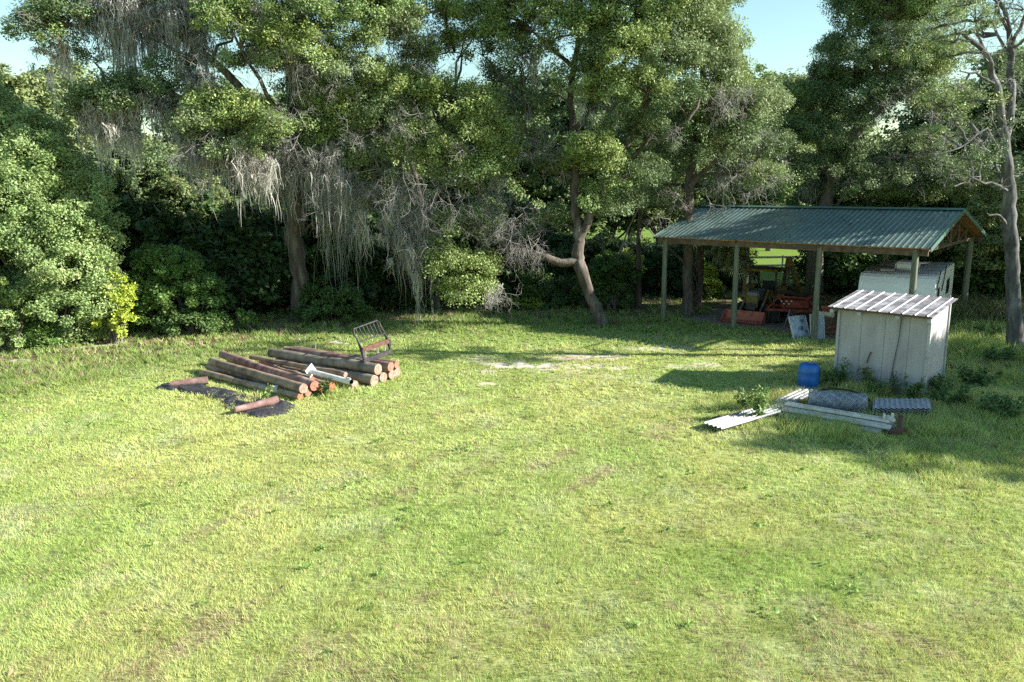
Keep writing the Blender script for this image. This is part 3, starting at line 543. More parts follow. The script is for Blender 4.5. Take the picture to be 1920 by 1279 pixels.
# --- oak rising left of the pavilion
b = hit(1290, 592); Yd = b[1]+.2
tk = [b, at(1291, 540, Yd), at(1290, 460, Yd), at(1292, 380, Yd+.2), at(1300, 300, Yd+.4), at(1310, 220, Yd+.6), at(1320, 120, Yd+.6), at(1320, 0, Yd+.6)]
lobes = [lob(1335, 30, Yd, 38, 50, OAK), lob(1358, 95, Yd, 34, 40, OAKY), lob(1375, 160, Yd-.5, 40, 40, OAKY), lob(1340, 110, Yd-1, 50, 45, OAK), lob(1330, 200, Yd-1, 50, 40, OAKG), lob(1400, 200, Yd-.8, 45, 35, OAKG), lob(1430, 200, Yd+.3, 40, 40, OAKG), lob(1290, 250, Yd-.6, 45, 35, OAKD), lob(1380, 260, Yd-.6, 50, 35, OAKD, .8), lob(1340, 290, Yd-.4, 45, 30, OAKG, .7), lob(1430, 280, Yd, 45, 35, OAKD, .7), lob(1260, 310, Yd, 40, 30, OAKD, .6), lob(1380, 330, Yd+.3, 50, 26, OAKG, .6), lob(1340, -30, Yd, 70, 40, OAK), lob(1230, 390, Yd+.6, 40, 30, OAKY, .6), lob(1260, 350, Yd+1.5, 35, 30, OAKY, .6), lob(1440, 340, Yd+.8, 40, 26, OAK, .6), lob(1350, 360, Yd+1.2, 36, 24, OAK, .5)]
limbs = [([at(1293, 350, Yd), at(1340, 300, Yd-.4), at(1400, 220, Yd-.5)], .12, .04), ([at(1292, 400, Yd), at(1250, 340, Yd-.2), at(1215, 290, Yd-.3), at(1290, 225, Yd-.6)], .05, .02), ([at(1305, 280, Yd), at(1270, 180, Yd-.3)], .08, .03), ([at(1300, 330, Yd), at(1350, 330, Yd), at(1420, 300, Yd)], .08, .03), ([at(1290, 500, Yd), at(1270, 480, Yd-.4), at(1245, 455, Yd-.8), at(1232, 452, Yd-1)], .06, .03), ([at(1291, 400, Yd), at(1262, 365, Yd-.8), at(1250, 350, Yd-1)], .04, .02)]
ms = [hang(1380, 260, 1440, 265, Yd-.5, 14, .9, 24, .03, .2, 3), hang(1330, 330, 1400, 340, Yd, 12, .8, 20, .03, .2, 1), hang(1400, 330, 1480, 330, Yd+1, 14, 1.1, 20, .03, .2, 1)]
sp = [(at(1380, 310, Yd-.5), (.2, -.3, -.1), 1.3, 9), (at(1330, 370, Yd), (.2, -.2, 0), 1.3, 8), (at(1420, 350, Yd), (.3, -.2, 0), 1.3, 8), (at(1400, 190, Yd-1), (.2, -.3, .1), 1., 6), (at(1255, 420, Yd-.5), (-.5, -.3, -.1), 1.2, 7), (at(1240, 360, Yd), (-.4, -.3, 0), 1.3, 8), (at(1180, 440, Yd+.5), (-.4, -.2, -.1), 1.2, 6)]
tree('straight_oak', 'oak with a straight dark trunk rising just left of the pavilion roof', 'tree', b, tk, [.25, .21, .20, .2, .18, .15, .12, .06], lobes, limbs, ms, sp, 'bark', dens=11)

# --- broad dark oak behind the pavilion
b = np.array([*at(1528, 540, 37.)[:2], 0]); Ye = 36.5
tk = [b, at(1526, 520, 37), at(1530, 440, 37), at(1560, 350, 36.8), at(1600, 260, 36.5), at(1640, 150, 36.2), at(1660, 30, 36)]
lobes = [lob(1605, 15, Ye, 38, 40, OAKD), lob(1605, 70, Ye, 45, 36, OAKD), lob(1568, 105, Ye, 28, 22, OAKD), lob(1550, 145, Ye, 36, 30, OAKD), lob(1600, 130, Ye-.6, 55, 35, OAKD), lob(1660, 20, Ye, 60, 45, OAK), lob(1740, 30, Ye, 55, 45, OAK), lob(1700, 80, Ye-.6, 50, 30, OAKG), lob(1530, 190, Ye, 45, 35, OAKD), lob(1490, 190, Ye, 36, 35, OAK, .9), lob(1690, 115, Ye-1, 55, 22, OAKY), lob(1750, 105, Ye-1, 45, 20, OAKY, .8), lob(1600, 190, Ye-.6, 55, 30, OAKD, .8), lob(1680, 155, Ye-.8, 50, 22, OAKD), lob(1740, 160, Ye-.8, 45, 24, OAKG, .7), lob(1790, 110, Ye-.6, 40, 28, OAK, .7),
         lob(1500, 260, Ye, 50, 35, OAKD), lob(1560, 250, Ye-.4, 50, 30, OAKD, .9), lob(1600, 290, Ye, 50, 28, OAKD, .8), lob(1540, 320, Ye+.2, 55, 28, OAKD, .8), lob(1690, 190, Ye-.5, 50, 22, OAKG, .7), lob(1760, 200, Ye-.3, 45, 22, OAKG, .6), lob(1620, 225, Ye-.3, 40, 20, OAKD, .7), lob(1720, 270, Ye, 50, 22, OAKG, .7), lob(1650, 340, Ye+.3, 55, 25, OAKG, .7), lob(1740, 320, Ye, 50, 28, OAKD, .9), lob(1480, 320, Ye+.4, 35, 30, OAK, .8), lob(1600, -40, Ye, 80, 35, OAKD), lob(1740, -40, Ye, 80, 35, OAK), lob(1570, 360, Ye+1, 60, 22, OAK, .7), lob(1800, 340, Ye, 45, 30, OAKD, .9), lob(1700, 365, Ye+1, 60, 22, OAK, .7), lob(1810, 40, Ye, 40, 35, OAKG, .6)]
limbs = [([at(1560, 350, 36.8), at(1530, 260, Ye), at(1520, 150, Ye)], .12, .04), ([at(1600, 260, 36.5), at(1680, 180, Ye-.4), at(1760, 120, Ye-.6)], .12, .04), ([at(1560, 360, 36.8), at(1650, 300, Ye), at(1740, 290, Ye), at(1800, 240, Ye)], .09, .03), ([at(1545, 420, 37), at(1600, 340, 37), at(1660, 340, 36.8)], .09, .03), ([at(1640, 150, 36.2), at(1590, 60, Ye)], .08, .03)]
ms = [hang(1640, 160, 1690, 165, Ye-.5, 10, .8, 20, .03, .2, 1), hang(1500, 330, 1600, 340, Ye+.5, 18, 1.1, 20, .03, .2, 3), hang(1655, 80, 1672, 84, Ye-.7, 4, .6, 30, .035, .15, 2), hang(1750, 215, 1800, 230, Ye-.2, 8, .8, 22, .03, .2, 3)]
sp = [(at(1740, 75, Ye-1), (.3, -.3, .1), 1.3, 9), (at(1700, 150, Ye-1), (.2, -.3, -.1), 1.2, 9), (at(1620, 180, Ye-1), (-.3, -.3, -.1), 1.2, 8), (at(1640, 210, Ye-1), (.2, -.3, -.1), 1.2, 8), (at(1750, 240, Ye-.7), (.3, -.3, 0), 1.3, 10), (at(1700, 300, Ye-.4), (.3, -.3, 0), 1.3, 10), (at(1780, 290, Ye-.4), (.3, -.3, 0), 1.2, 8), (at(1600, 340, Ye), (.3, -.3, 0), 1.2, 8), (at(1660, 100, Ye-1), (-.2, -.3, .1), 1.1, 8)]
tree('broad_oak', 'broad dark oak spreading behind and above the green pavilion roof', 'tree', b, tk, [.42, .38, .34, .28, .22, .15, .06], lobes, limbs, ms, sp, 'bark', dens=11)

# --- sparse tree at the right edge
b = hit(1905, 672); Yf = b[1]
tk = [b, at(1903, 600, Yf), at(1900, 520, Yf), at(1893, 440, Yf), at(1893, 370, Yf), at(1888, 300, Yf), at(1880, 240, Yf)]
limbs = [([at(1888, 290, Yf), at(1893, 200, Yf+.1), at(1897, 100, Yf+.2), at(1890, 40, Yf+.2), at(1868, -20, Yf+.2)], .13, .05), ([at(1882, 250, Yf), at(1868, 160, Yf-.2), at(1850, 100, Yf-.4), at(1810, 65, Yf-.6), at(1790, 55, Yf-.7)], .12, .035), ([at(1850, 100, Yf-.4), at(1830, 60, Yf-.4), at(1828, 10, Yf-.4)], .05, .02),
         ([at(1897, 90, Yf+.2), at(1920, 30, Yf), at(1940, -10, Yf)], .06, .03), ([at(1892, 60, Yf+.2), at(1870, 20, Yf), at(1860, -20, Yf)], .06, .03), ([at(1866, 158, Yf-.2), at(1830, 136, Yf-.6), at(1800, 134, Yf-.8)], .045, .02), ([at(1888, 310, Yf), at(1850, 240, Yf-.4), at(1800, 275, Yf-.9), at(1752, 290, Yf-1.2)], .04, .015), ([at(1893, 360, Yf), at(1860, 345, Yf-.6), at(1825, 335, Yf-1), at(1790, 350, Yf-1.3)], .045, .015), ([at(1896, 100, Yf+.2), at(1925, 70, Yf), at(1950, 60, Yf)], .05, .02), ([at(1892, 430, Yf), at(1875, 405, Yf-.4), at(1850, 400, Yf-.8)], .045, .02), ([at(1897, 110, Yf+.2), at(1860, 40, Yf+.5), at(1870, 0, Yf+.5)], .05, .02)]
lobes = [lob(1815, 10, Yf-.5, 34, 22, OAKG, .5), lob(1900, 150, Yf+.3, 30, 26, OAKG, .5), lob(1840, 240, Yf-.2, 30, 24, OAKG, .6), lob(1790, 230, Yf-.6, 30, 22, OAK, .5), lob(1870, -10, Yf, 40, 22, OAKG, .5), lob(1830, 40, Yf-.4, 28, 18, OAKG, .4), lob(1790, 80, Yf-.7, 30, 25, OAKG, .5), lob(1850, 50, Yf-.3, 22, 14, OAKG, .4), lob(1920, 20, Yf, 34, 26, OAKG, .5), lob(1800, 170, Yf-.7, 34, 16, OAKY, .5), lob(1840, 190, Yf-.4, 30, 20, OAKY, .4), lob(1915, 230, Yf, 22, 30, OAKG, .4), lob(1860, 290, Yf-.5, 30, 26, OAKD, .5), lob(1820, 300, Yf-.9, 30, 16, OAKD, .5), lob(1910, 330, Yf+.2, 26, 22, OAKD, .5)]
sp = [(at(1850, 100, Yf-.4), (-.4, -.1, .5), .9, 6), (at(1895, 100, Yf), (.1, -.1, .6), .9, 6), (at(1830, 140, Yf-.6), (-.5, 0, 0), .9, 5), (at(1800, 275, Yf-.9), (-.6, 0, -.1), .8, 3), (at(1850, 240, Yf-.5), (-.3, -.2, .1), .8, 5), (at(1840, 340, Yf-.8), (-.5, -.1, -.1), .8, 3), (at(1890, 30, Yf), (0, 0, .6), .9, 6)]
tree('sparse_tree', 'tall thin-leaved tree with a grey trunk and bare forked limbs at the right edge', 'tree', b, tk, [.25, .22, .2, .2, .18, .16, .13], lobes, limbs, (), sp, 'bark_grey', dens=8, nleaf=90, leaf=.07, cr=.34, sat=1)

# --- pale dead stem
b = hit(1197, 575); Yp = b[1]
root = thing('dead_tree', 'slim pale dead tree trunk with a broken leaning branch, left of the pavilion', 'tree', (b[0], b[1], 0))
mb = MB(); P = np.array([b-[0, 0, .1], at(1196, 520, Yp), at(1197, 450, Yp), at(1200, 400, Yp), at(1205, 345, Yp)]); mb.tube(P, [.17, .13, .11, .09, .06], 10, 0, True, wob=.15); mb.build('trunk', M['bark_pale'], root)
mb = MB(); mb.tube([at(1160, 480, Yp-.3), at(1178, 430, Yp-.3), at(1195, 395, Yp-.2), at(1212, 365, Yp-.2), at(1228, 333, Yp-.2)], [.045, .04, .035, .03, .02], 6); mb.tube([at(1196, 445, Yp), at(1188, 435, Yp-.1), at(1184, 428, Yp-.2)], .03, 6); mb.tube([at(1203, 415, Yp), at(1225, 440, Yp), at(1245, 448, Yp)], [.03, .02, .015], 5)
mb.build('broken_branch', M['twig'], root)

# --- bushes ----------------------------------------------------
def bush(name, label, px, py, lobes, leaf=.088, asp=.55, nleaf=190, dens=13, cr=.38, cat='bush', group=None, var=.2, stems=6, dY=1.2, trunk=None):
    b = hit(px, py); b = b+np.array([0, dY, 0]); root = thing(name, label, cat, (b[0], b[1], 0), group)
    lf = MB(); st = MB()
    for (lx, ly, dy, rx, rz, col, *df) in lobes:
        c, rx_, rz_, col, _ = lob(lx, ly, b[1]+dy, rx*.93, rz*.93, col)
        pc = lobe(lf, c, rx_, rz_, col, dens*(df[0] if df else 1), nleaf, leaf, asp, cr, var)
        g0 = b+R.normal(0, .15, 3); g0[2] = -.1
        st.tube(curve(g0, c, .04, 6, .1), np.linspace(.05, .02, 6), 6, 0, False)
        for q in pc[:3]: st.tube(curve(c, q, .05, 4, .15), [.02, .015, .01, .006], 4, 0, False)
    st.build('stem', M['bark'], root); lf.build('foliage', M['leaf'], root); return root
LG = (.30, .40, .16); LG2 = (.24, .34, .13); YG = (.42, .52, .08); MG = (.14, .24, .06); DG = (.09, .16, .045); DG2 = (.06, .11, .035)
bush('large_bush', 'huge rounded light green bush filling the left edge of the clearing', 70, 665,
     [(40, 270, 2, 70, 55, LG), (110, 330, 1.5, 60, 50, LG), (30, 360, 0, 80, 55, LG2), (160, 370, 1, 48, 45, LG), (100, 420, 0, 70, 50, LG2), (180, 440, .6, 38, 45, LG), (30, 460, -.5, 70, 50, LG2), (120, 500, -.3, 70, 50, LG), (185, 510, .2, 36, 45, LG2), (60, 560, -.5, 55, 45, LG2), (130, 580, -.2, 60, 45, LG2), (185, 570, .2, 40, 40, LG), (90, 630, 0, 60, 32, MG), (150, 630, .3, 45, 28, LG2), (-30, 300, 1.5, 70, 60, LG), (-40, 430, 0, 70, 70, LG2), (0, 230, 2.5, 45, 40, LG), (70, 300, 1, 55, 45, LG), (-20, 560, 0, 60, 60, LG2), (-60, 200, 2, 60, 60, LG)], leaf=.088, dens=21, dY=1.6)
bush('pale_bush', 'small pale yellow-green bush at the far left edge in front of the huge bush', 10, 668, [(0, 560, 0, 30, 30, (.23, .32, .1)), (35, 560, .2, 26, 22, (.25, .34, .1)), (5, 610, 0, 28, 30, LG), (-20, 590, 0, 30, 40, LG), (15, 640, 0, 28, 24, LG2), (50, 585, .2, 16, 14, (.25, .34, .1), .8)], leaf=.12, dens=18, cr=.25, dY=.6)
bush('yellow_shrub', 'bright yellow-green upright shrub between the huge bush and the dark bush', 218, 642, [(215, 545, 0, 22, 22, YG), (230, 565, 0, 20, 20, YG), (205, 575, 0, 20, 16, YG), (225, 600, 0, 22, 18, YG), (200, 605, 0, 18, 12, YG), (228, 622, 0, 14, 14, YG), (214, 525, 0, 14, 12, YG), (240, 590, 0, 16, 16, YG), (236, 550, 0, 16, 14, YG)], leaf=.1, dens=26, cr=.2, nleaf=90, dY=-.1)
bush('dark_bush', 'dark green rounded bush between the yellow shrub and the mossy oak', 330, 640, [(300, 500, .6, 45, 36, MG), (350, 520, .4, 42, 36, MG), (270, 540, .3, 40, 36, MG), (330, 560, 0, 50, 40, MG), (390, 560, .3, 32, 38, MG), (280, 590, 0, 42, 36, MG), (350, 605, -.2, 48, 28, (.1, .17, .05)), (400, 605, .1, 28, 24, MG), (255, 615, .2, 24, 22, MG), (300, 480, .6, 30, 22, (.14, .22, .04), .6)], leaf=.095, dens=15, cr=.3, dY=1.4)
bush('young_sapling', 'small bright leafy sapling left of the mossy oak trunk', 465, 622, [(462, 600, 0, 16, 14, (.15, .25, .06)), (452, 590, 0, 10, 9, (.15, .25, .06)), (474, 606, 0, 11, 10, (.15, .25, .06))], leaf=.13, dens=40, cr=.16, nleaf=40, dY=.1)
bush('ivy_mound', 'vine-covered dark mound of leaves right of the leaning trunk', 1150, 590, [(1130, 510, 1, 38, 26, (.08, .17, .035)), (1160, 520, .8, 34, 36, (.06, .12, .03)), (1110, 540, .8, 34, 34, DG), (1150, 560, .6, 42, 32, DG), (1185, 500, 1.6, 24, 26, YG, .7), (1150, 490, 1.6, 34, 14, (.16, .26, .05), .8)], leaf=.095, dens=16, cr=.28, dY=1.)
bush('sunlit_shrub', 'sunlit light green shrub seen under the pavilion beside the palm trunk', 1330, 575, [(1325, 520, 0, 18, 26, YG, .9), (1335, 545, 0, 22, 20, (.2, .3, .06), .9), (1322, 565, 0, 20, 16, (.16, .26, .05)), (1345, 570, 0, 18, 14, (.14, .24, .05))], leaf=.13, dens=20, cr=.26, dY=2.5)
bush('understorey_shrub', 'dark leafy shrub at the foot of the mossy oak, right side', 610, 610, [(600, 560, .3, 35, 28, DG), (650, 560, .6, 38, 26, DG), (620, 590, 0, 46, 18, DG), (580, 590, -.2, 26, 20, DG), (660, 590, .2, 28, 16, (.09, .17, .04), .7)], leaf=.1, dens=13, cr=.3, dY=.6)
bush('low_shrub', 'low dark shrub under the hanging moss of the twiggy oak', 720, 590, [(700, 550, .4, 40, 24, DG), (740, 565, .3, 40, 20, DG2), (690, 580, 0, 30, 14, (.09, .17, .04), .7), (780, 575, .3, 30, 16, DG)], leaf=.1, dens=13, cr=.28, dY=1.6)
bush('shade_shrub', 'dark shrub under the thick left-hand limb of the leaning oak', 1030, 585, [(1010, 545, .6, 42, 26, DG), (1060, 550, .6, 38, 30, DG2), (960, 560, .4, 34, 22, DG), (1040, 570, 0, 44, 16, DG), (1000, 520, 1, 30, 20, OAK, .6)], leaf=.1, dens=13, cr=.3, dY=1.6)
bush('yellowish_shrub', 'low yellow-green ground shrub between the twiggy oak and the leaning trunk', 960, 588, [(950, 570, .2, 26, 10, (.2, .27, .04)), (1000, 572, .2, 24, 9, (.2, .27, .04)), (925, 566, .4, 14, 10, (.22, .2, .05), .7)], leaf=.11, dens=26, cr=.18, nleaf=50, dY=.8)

# hedge row of dense dark bushes behind the pavilion right half, and the dark understorey in the left woods
def proto_bush(name, label, col, seed, w_=2.2, h_=2.6, leaf=.18, cat='bush', group=None):
    root = thing(name, label, cat, (0, 0, 0), group); lf = MB(); st = MB()
    for k in range(9):
        a = k*2.4; c = np.array([math.cos(a)*w_*.45*(k > 0), math.sin(a)*w_*.4*(k > 0), h_*R.uniform(.3, .72)])
        lobe(lf, c, w_*.48, h_*.34, np.array(col)*R.uniform(.85, 1.15), 9, 60, leaf, .55, .4, .25, bot=.9)
        st.tube(curve((R.normal(0, .1), R.normal(0, .1), -.1), c, .05, 5, .1), np.linspace(.06, .02, 5), 5, 0, False)
    st.build('stem', M['bark'], root, (0, 0, 0)); lf.build('foliage', M['leaf'], root, (0, 0, 0)); return root
GH = 'dense bushes of the hedge behind the pavilion'
hb = proto_bush('hedge_bush', 'hedge bush behind the pavilion just right of the pasture view', DG, 1, group=GH)
hs = [(1572, 39, 1.05, 'hedge bush behind the pavilion just right of the pasture view'), (1625, 38, 1.1, 'hedge bush directly behind the left end of the white trailer'), (1680, 38.5, 1.15, 'hedge bush behind the air conditioner of the white trailer'), (1735, 38, 1.15, 'hedge bush behind the right end of the white trailer'), (1790, 37, 1.2, 'hedge bush behind the back right pavilion post'), (1845, 35.5, 1.25, 'hedge bush between the back pavilion post and the grey edge trunk'), (1905, 34.5, 1.3, 'hedge bush behind the grey trunk at the right edge'), (1960, 33, 1.3, 'hedge bush at the far right edge of the view')]
for i, (px, Y, s_, lb) in enumerate(hs):
    p = at(px, 500, Y); 
    if i == 0: hb.location = (p[0], Y, 0); hb.scale = (s_,)*3; hb['label'] = lb
    else: copy_tree(hb, (p[0], Y, 0), i*1.3, s_, lb)
GU = 'dark understorey bushes in the woods'
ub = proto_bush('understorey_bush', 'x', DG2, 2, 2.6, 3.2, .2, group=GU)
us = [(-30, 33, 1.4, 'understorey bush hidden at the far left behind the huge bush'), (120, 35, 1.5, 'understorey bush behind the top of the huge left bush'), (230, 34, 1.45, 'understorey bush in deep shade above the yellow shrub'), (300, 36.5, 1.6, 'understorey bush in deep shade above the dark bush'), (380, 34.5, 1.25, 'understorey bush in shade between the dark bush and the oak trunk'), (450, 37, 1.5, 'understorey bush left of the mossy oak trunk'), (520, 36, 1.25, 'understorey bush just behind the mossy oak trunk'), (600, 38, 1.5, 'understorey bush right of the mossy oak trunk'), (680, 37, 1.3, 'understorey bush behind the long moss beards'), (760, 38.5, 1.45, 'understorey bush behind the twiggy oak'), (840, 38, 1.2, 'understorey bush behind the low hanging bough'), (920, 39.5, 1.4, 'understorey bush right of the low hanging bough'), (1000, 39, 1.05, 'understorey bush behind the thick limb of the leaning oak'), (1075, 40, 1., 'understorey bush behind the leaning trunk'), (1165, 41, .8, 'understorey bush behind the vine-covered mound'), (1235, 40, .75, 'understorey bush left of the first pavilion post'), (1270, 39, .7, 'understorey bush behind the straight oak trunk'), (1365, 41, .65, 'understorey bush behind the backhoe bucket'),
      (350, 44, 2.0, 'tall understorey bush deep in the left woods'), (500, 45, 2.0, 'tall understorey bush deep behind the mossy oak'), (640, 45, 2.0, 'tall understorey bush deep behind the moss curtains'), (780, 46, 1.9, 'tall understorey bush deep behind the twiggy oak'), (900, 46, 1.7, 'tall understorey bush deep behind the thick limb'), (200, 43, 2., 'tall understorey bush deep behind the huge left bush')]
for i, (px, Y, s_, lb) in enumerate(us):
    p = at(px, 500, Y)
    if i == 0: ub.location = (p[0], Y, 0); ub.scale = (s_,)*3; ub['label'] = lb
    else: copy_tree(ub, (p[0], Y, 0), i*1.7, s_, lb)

# background trees: three kinds, copied
def proto_tree(name, col, h, rad, trunk_r=.2, leaf=.2, nl=70, fill=1., group=None):
    root = thing(name, 'x', 'tree', (0, 0, 0), group); tb = MB(); lf = MB(); bb = tb
    P = np.array([[0, 0, -.2], [.1, 0, h*.2], [-.1, .1, h*.4], [.1, 0, h*.62], [0, 0, h*.85]]); tb.tube(P, [trunk_r*1.3, trunk_r, trunk_r*.85, trunk_r*.6, .05], 10, 0, True, wob=.2)
    for k in range(16):
        a = k*2.4+R.uniform(-.3, .3); hh = h*(.30+.6*(k/15.)); rr = rad*(1-((hh/h-.52)/.62)**2)*R.uniform(.35, .75)
        c = np.array([math.cos(a)*rr, math.sin(a)*rr, hh]); lr = rad*R.uniform(.34, .5)
        lobe(lf, c, lr, lr*.7, np.array(col)*R.uniform(.85, 1.15), 8*fill, nl, leaf, .55, .45, .25)
        bb.tube(curve(P[1+int(3*min(.99, max(0, hh/h-.15)))], c, .05, 5, .1), np.linspace(.08, .02, 5), 5, 0, False)
    tb.build('trunk', M['bark'], root, (0, 0, 0)); lf.build('crown', M['leaf'], root, (0, 0, 0)); return root
GT = 'trees standing in the woods behind the clearing'
protos = {'a': proto_tree('woodland_oak', OAK, 11, 4.2, group=GT), 'b': proto_tree('pale_woodland_tree', (.24, .30, .125), 10.5, 3.8, .15, .18, group=GT), 'c': proto_tree('dark_woodland_tree', OAKD, 11, 4.5, .25, group=GT)}
used = set()
bt = [('b', 10, 36, 1.08, 'pale woodland tree above the huge bush at the left edge'), ('b', 90, 39, 1.06, 'pale woodland tree below the hanging moss at upper left'), ('b', 190, 40, .86, 'pale woodland tree behind the left moss beards'), ('b', 275, 41, .8, 'pale woodland tree seen under the long left moss curtains'), ('c', 300, 37, .66, 'dark woodland tree in the gap under the mossy limb'), ('c', 230, 36, .7, 'dark woodland tree just right of the huge bush'), ('b', 330, 36.5, .62, 'small pale tree under the mossy limb with sunlit leaves'),
      ('c', 440, 46, 1.0, 'dark woodland tree behind the moss curtains left of the trunk'), ('c', 540, 44, .98, 'dark woodland tree behind the mossy oak trunk'), ('c', 660, 45, .98, 'dark woodland tree right of the mossy oak'), ('a', 760, 44, .98, 'woodland oak behind the twiggy oak'), ('c', 860, 45, .94, 'dark woodland tree behind the upper twiggy boughs'), ('a', 960, 46, .98, 'woodland oak in the gap between the twiggy and leaning oaks'), ('c', 1050, 47, 1.05, 'dark woodland tree behind the leaning oak crown'), ('a', 1150, 46, .95, 'woodland oak behind the fork of the leaning oak'), ('a', 1240, 47, 1.0, 'woodland oak behind the pale dead trunk'), ('b', 1180, 52, .95, 'pale woodland tree seen between the leaning oak and pavilion'), ('a', 1340, 50, .98, 'woodland oak behind the straight oak'),
      ('b', 1445, 62, 1.25, 'pale woodland tree under the open sky gap, left one'), ('b', 1500, 66, 1.25, 'pale woodland tree under the open sky gap, right one'), ('a', 1400, 64, 1.2, 'far woodland oak showing above the pavilion ridge left end'), ('c', 1590, 40.5, .6, 'low dark tree above the middle of the pavilion ridge'), ('a', 1680, 41, .64, 'low woodland oak above the pavilion roof right half'), ('c', 1760, 41, .74, 'low dark tree above the pavilion ridge right end'), ('c', 1835, 42, 1.0, 'dark woodland tree between pavilion gable and grey edge trunk'), ('a', 1905, 44, 1.1, 'woodland oak behind the grey edge trunk'), ('b', 1970, 40, .9, 'pale woodland tree past the right edge of the view'), ('b', 1895, 33, .62, 'small pale tree peeking right of the grey edge trunk'),
      ('c', -70, 34, .9, 'dark woodland tree past the left edge of the view'), ('a', -120, 30, .9, 'woodland oak past the left edge beside the huge bush')]
for i, (k, px, Y, s_, lb) in enumerate(bt):
    p = at(px, 400, Y); pr = protos[k]
    if k not in used: used.add(k); pr.location = (p[0], Y, 0); pr.scale = (s_,)*3; pr['label'] = lb; pr['_o'] = (0, 0, 0)
    else: copy_tree(pr, (p[0], Y, 0), i*1.9, s_, lb)
# trees off to the right that throw the long shadows over the lawn and shed
for i, (x, y, s_, lb) in enumerate([(30.4, 15.6, 1.0, 'oak outside the right edge shading the near right lawn'), (31.5, 18.6, 1.0, 'oak outside the right edge shading the shed front'), (24.8, 28.2, .95, 'oak outside the right edge shading the pavilion roof')]):
    copy_tree(protos['ac'[i % 2]], (x, y, 0), i*2.1+.4, s_, lb)
# far wood across the pasture
mb = MB()
for k in range(34):
    x = -160+k*12+R.uniform(-4, 4); c = np.array([x, 150+R.uniform(-8, 12), R.uniform(4, 7)])
    lobe(mb, c, 8, 6.5, OAK, .35, 45, .9, .6, 1.9, .25, bot=.9)
g = mb.build('far_wood', M['leaf']); g['kind'] = 'stuff'; g['label'] = 'far line of trees across the pasture behind the pavilion'; g['category'] = 'woodland'
NL = 0

# --- cabbage palm
b = hit(1312, 578)+np.array([0, .6, 0]); Yq = b[1]
root = thing('cabbage_palm', 'cabbage palm with a rough booted trunk beside the straight oak', 'palm tree', (b[0], b[1], 0))
mb = MB(); mb.tube([b-[0, 0, .1], at(1312, 540, Yq), at(1313, 500, Yq), at(1314, 462, Yq)], [.2, .17, .17, .16], 12, 0, True, wob=.1)
for k in range(60):
    z = .2+k*.048; a = k*2.4; o = np.array([b[0]+math.cos(a)*.16, b[1]+math.sin(a)*.16, z]); mb.beam(o, o+np.array([math.cos(a)*.1, math.sin(a)*.1, .17]), .1, .03)
mb.build('trunk', M['bark_pale'], root)
mb = MB(); top = at(1314, 466, Yq)
for k in range(26):
    a = R.uniform(-.9, 1.3) if k < 19 else R.uniform(0, 6.28); el = R.uniform(-.35, .6); L = R.uniform(.8, 2.1); d = np.array([math.cos(a)*math.cos(el), -abs(math.sin(a))*.3*math.cos(el) if k < 19 else math.sin(a), math.sin(el)])
    e = top+d*L+np.array([0, 0, -.15*L]); P = curve(top, e, .1, 5, .02); mb.tube(P, .018, 4, 0, False, (.1, .14, .04))
    sd_ = np.cross(d, [0, 0, 1]); sd_ /= np.linalg.norm(sd_)
    V = []; nn_ = 26
    for q in range(nn_):
        f = (q/(nn_-1)-.5)*2*1.7; dd = d*math.cos(f)+sd_*math.sin(f); dd[2] -= .35+abs(f)*.2; ln = R.uniform(.7, .95); t = e+dd*ln; ww = sd_*math.cos(f)*.025-d*math.sin(f)*.025
        mid = e+dd*ln*.5+[0, 0, .08]; V += [e, mid-ww, t+[0, 0, -.1], mid+ww]
    V = np.array(V); mb.add(V, np.arange(len(V)).reshape(-1, 4), 0, False, np.repeat(np.array([.3, .35, .18])*R.uniform(.7, 1.3, (nn_, 1)), 4, 0))
mb.build('frond', M['leaf'], root)

